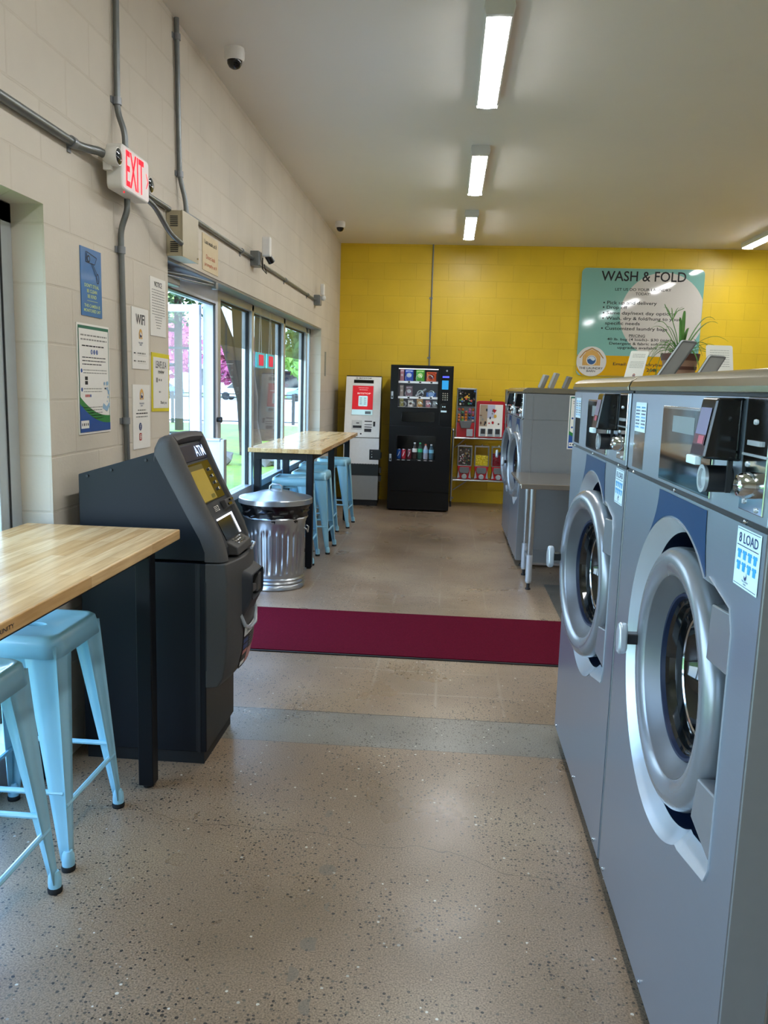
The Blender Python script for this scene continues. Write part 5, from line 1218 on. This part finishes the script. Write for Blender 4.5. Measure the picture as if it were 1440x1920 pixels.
def gum(cx, fill, lab, full, dots=False):
    t = thing('gumball_machine', lab, 'candy machine', (cx, RY, .347), 0, 'small red candy machines on the lower shelf')
    w_ = .088
    MB().prism([(-w_, 0), (w_, 0), (w_*.86, .10), (w_, .165), (-w_, .165), (-w_*.86, .10)], .005, .18, 'y').build('base', M_red, t, bevel=.004)
    MB().prism([(-.062, .105), (-.045, .075), (.045, .075), (.062, .105), (.055, .150), (-.055, .150)], -.012, .005, 'y').build('coin_shield', M_holder, t, bevel=.004)
    MB().lathe([(.032, .004), (.034, -.012), (.028, -.018), (.001, -.018)], (0, 0, .035), 'y', 8, cap=False).build('chute_door', M_silver2, t)
    MB().prism([(-w_*.97, .01), (-w_*.6, .02), (-w_*.82, .11)], .0, .004, 'y').prism([(w_*.97, .01), (w_*.6, .02), (w_*.82, .11)], .0, .004, 'y').build('side_decal', M_silver2, t, smooth=False)
    m = MB()
    for sx in (-1, 1):
        for y in (.008, .172): m.box(sx*w_-.010*(sx > 0), y-.004, .165, sx*w_+.010*(sx < 0), y+.006, .40)
    m.box(-w_, .004, .398, w_, .178, .412).box(-w_, .004, .163, w_, .178, .170); m.build('metal_frame', M_galv, t, bevel=.002)
    MB().cyl((0, .09, .412), .010, 0, .018, 'z', 12).build('top_lock', M_chrome, t)
    MB().box(-w_+.009, .006, .170, w_-.009, .008, .398).build('front_glass', M_clear, t, smooth=False)
    r2 = random.Random(int(cx*991)); m = MB()
    if full:
        n = 7
        for k in range(260):
            x, y, z = r2.uniform(-.068, .068), r2.uniform(.024, .06), r2.uniform(.012, full-.01)
            m.sphere((x, y, z), .009, 4, r2.randrange(len(fill)))
        m.box(-.076, .03, .002, .076, .165, full-.012, 0)
    o = m.build('candy', [mat('candy_'+c, c, .35) for c in fill]); o.location = (cx, RY, .347+.170)
    tag(o, 'loose candy filling the '+lab, 'candy', None, 'stuff')
gum(.238, ['4a3f3a', 'd98aa0', 'cfd0d6', '3c8f5a', '2c2a30', 'b08a4a'], 'lower-shelf machine with mixed dark capsules, leftmost', .22)
gum(.447, ['e8cf18', 'f2dc3a'], 'lower-shelf machine half full of yellow candy, the middle one', .135)
gum(.655, ['8a1226', '6e0c1d'], 'lower-shelf machine with dark red candy, beside the far washer', .165)

# ------------------------------------------------------------------ outdoors
M_grass = leafy('lawn_grass', '3a5a10', '86961a', 6); M_walk = mat('street_concrete', 'cfcac0', .8, var=.08, scale=2); M_roadm = mat('asphalt', '8d8d8f', .85)
M_bark = mat('tree_bark', '33241a', .95, var=.6, scale=7, bump=.3, stretch=(1, 1, .3)); M_rock = mat('garden_rock', '5a5650', .9, var=.3, scale=6, bump=.5)
struct(MB().box(-40, -20, -.25, XL-.2, 29.0, -.06).box(XL-.2, YB+.2, -.25, 12, 29.0, -.06).build('lawn_ground', M_grass, smooth=False))
struct(MB().box(-60, 29.0, -.25, 20, 78, -.05).build('street_ground', M_walk, smooth=False))
struct(MB().box(-80, 78, -.25, 30, 120, -.04).build('far_ground', M_grass, smooth=False))
struct(MB().box(-3.0, 3.5, -.10, XL-.2, 6.0, -.02).build('door_step', M_walk, smooth=False))
def crown(m, c, r, n, s, seed, sz=1.0, hollow=.5):
    q = random.Random(seed)
    for _ in range(n):
        d = Vector((q.gauss(0, 1), q.gauss(0, 1), q.gauss(0, 1))).normalized(); k = r*(hollow+(1-hollow)*q.random()**.5)
        p = Vector(c)+Vector((d.x*k, d.y*k, d.z*k*sz)); a = Vector((q.gauss(0, 1), q.gauss(0, 1), q.gauss(0, 1))).normalized(); b = a.cross(Vector((q.gauss(0, 1), q.gauss(0, 1), q.gauss(0, 1)))).normalized()
        ss = s*q.uniform(.5, 1.3); m.add([p-a*ss, p-b*ss*.5, p+a*ss, p+b*ss*.5], [(0, 1, 2, 3)])
M_pine = leafy('pine_foliage', '1d3018', '3f5a2c', 4); M_pink = leafy('pink_blossom', '93365a', 'c8688f', 4); M_bright = leafy('bright_foliage', '4c7a2a', '8aae48', 4)
t = thing('tree', 'large forked tree trunk outside the long window, leaning left', 'tree', (-4.35, 16.9, -.06))
MB().tube([(.28, 0, 0), (.22, 0, .5), (.12, 0, 1.2), (-.2, 0, 2.2), (-.65, 0, 3.3), (-.95, .1, 4.2)], [.26, .22, .17, .15, .14, .12], 16).tube([(.22, 0, .45), (.20, 0, 1.2), (.10, 0, 2.0), (-.02, .1, 3.2), (-.1, .2, 4.6)], [.18, .20, .19, .17, .14], 16).build('trunk', M_bark, t)
m = MB(); crown(m, (-.4, 0, 4.6), 1.9, 2600, .11, 1, .6, .35); m.build('foliage', M_pine, t, smooth=False)
t = thing('tree', 'thick rough-barked tree trunk seen through the middle window pane', 'tree', (-4.83, 21.5, -.06))
MB().tube([(.05, 0, 0), (.0, 0, .5), (-.04, 0, 1.5), (-.06, 0, 3), (-.05, 0, 4.5)], [.42, .30, .25, .23, .18], 18).build('trunk', M_bark, t)
m = MB(); crown(m, (.4, .3, 4.7), 1.7, 2200, .12, 2, .7, .35); m.build('foliage', M_pine, t, smooth=False)
t = thing('tree', 'slim bare tree trunk beyond the middle window pane', 'tree', (-5.4, 25.0, -.06))
MB().tube([(0, 0, 0), (0, 0, 5)], [.20, .16], 14).build('trunk', M_bark, t)
m = MB(); crown(m, (.6, 0, 5.6), 1.3, 900, .16, 3, .8, .3); m.build('foliage', M_bright, t, smooth=False)
t = thing('tree', 'dark conifer with drooping branches seen through the open glass door', 'tree', (-8.2, 24.6, -.06))
MB().tube([(0, 0, 0), (0, 0, 8)], [.13, .10], 14).build('trunk', M_bark, t)
m = MB()
for k in range(9): m.tube([(0, 0, 3.0+.5*k), (-1.4*math.cos(k*2.1), -1.4*math.sin(k*2.1), 3.1+.5*k), (-2.6*math.cos(k*2.1), -2.6*math.sin(k*2.1), 2.7+.5*k)], [.07, .05, .02], 6)
m.build('branches', M_bark, t)
m = MB(); crown(m, (-.6, 0, 4.6), 2.3, 2400, .12, 4, .7, .15); m.build('foliage', M_pine, t, smooth=False)
for i, (x, y, r_, mm, lab) in enumerate(((-26.5, 74, 4.2, M_pink, 'pink-leaved tree across the street, left of the door frame'), (-18.5, 72, 3.2, M_pink, 'pink-leaved tree across the street behind the forked trunk'), (-13.0, 84, 4.5, M_bright, 'bright green tree across the street'), (-33, 85, 6.5, M_bright, 'green tree farthest across the street'), (-9.5, 66, 3.6, M_bright, 'green bushy tree seen through the far window pane'))):
    t = thing('tree', lab, 'tree', (x, y, -.05))
    MB().tube([(0, 0, 0), (.1, 0, r_*.8)], [.25, .15], 10).build('trunk', M_bark, t)
    m = MB(); crown(m, (0, 0, r_*1.05), r_, 1500, .42, 20+i, .7, .3); m.build('foliage', mm, t, smooth=False)
# fence
t = thing('metal_fence', 'low dark rail fence between the lawn and the street', 'fence', (-14, 29.3, -.06))
m = MB(); fp = [(0, -1.5), (12.6, 1.2)]
for z in (.95, 1.08, .10): m.tube([(0, -1.5, z), (12.6, 1.2, z)], .022, 6)
m.build('rails', M_shell2, t)
for k in range(10):
    u = k/9; MB().tube([(12.6*u, -1.5+2.7*u, 0), (12.6*u, -1.5+2.7*u, 1.13)], .045 if k % 3 else .06, 8).build('post', M_shell2, t)
# parked cars
def car(x, y, c, lab):
    t = thing('parked_car', lab, 'car', (x, y, -.05), 0, 'cars across the street')
    MB().prism([(-2.2, .3), (-2.2, .75), (-1.5, .95), (-.9, 1.42), (.7, 1.42), (1.4, .98), (2.15, .85), (2.2, .3)], -.85, .85, 'y').build('body', mat('car_'+c, c, .25, .2, coat=.5), t, bevel=.06)
    MB().prism([(-1.35, .98), (-.85, 1.36), (.65, 1.36), (1.2, .98)], -.87, .87, 'y').build('windows', M_mirror, t)
    for wx in (-1.4, 1.4):
        for wy in (-.82, .82): MB().cyl((wx, wy, .33), .33, -.1, .1, 'y', 20).build('wheel', M_rubber, t)
car(-24.0, 66, '2f6fc4', 'blue car parked across the street, seen through the door glass'); car(-17.0, 68, 'd8dce2', 'pale car parked across the street behind the forked tree'); car(-11.5, 70, '7f9fc0', 'grey-blue car parked across the street, seen through the middle pane')
# rocks by the building
rk = random.Random(4)
for i in range(7):
    bm2 = bmesh.new(); bmesh.ops.create_icosphere(bm2, subdivisions=2, radius=.3+.12*rk.random())
    for vv in bm2.verts: vv.co *= 1+.25*rk.uniform(-1, 1); vv.co.z *= .55
    me_ = bpy.data.meshes.new('garden_rock'); bm2.to_mesh(me_); bm2.free(); me_.materials.append(M_rock)
    o = bpy.data.objects.new('garden_rock', me_); COL.objects.link(o); o.location = (-5.9+.85*i, 14.6+.25*rk.random(), .04)
    tag(o, ['flat grey garden rock below the forked tree, leftmost', 'rounded grey garden rock next to the leftmost one', 'low garden rock left of the fork trunk base', 'grey garden rock in the middle of the row', 'garden rock under the thick trunk', 'garden rock right of the thick trunk', 'garden rock at the right end of the row'][i], 'rock', 'rocks along the lawn edge')
# building across the street
t = thing('street_building', 'long pale low building across the street behind the parked cars', 'building', (-24, 100, -.05))
MB().box(-22, 0, 0, 30, 10, 4.2).build('wall', mat('building_pale', 'c9cdd4', .7), t, smooth=False)
MB().box(-22.5, -.5, 4.2, 30.5, 10.5, 4.7).build('roof', mat('building_roof', '7a6a66', .7), t, smooth=False)
for k in range(8): MB().box(-20+6*k, -.06, 1.0, -17+6*k, 0, 3.0).build('window', M_mirror, t, smooth=False)
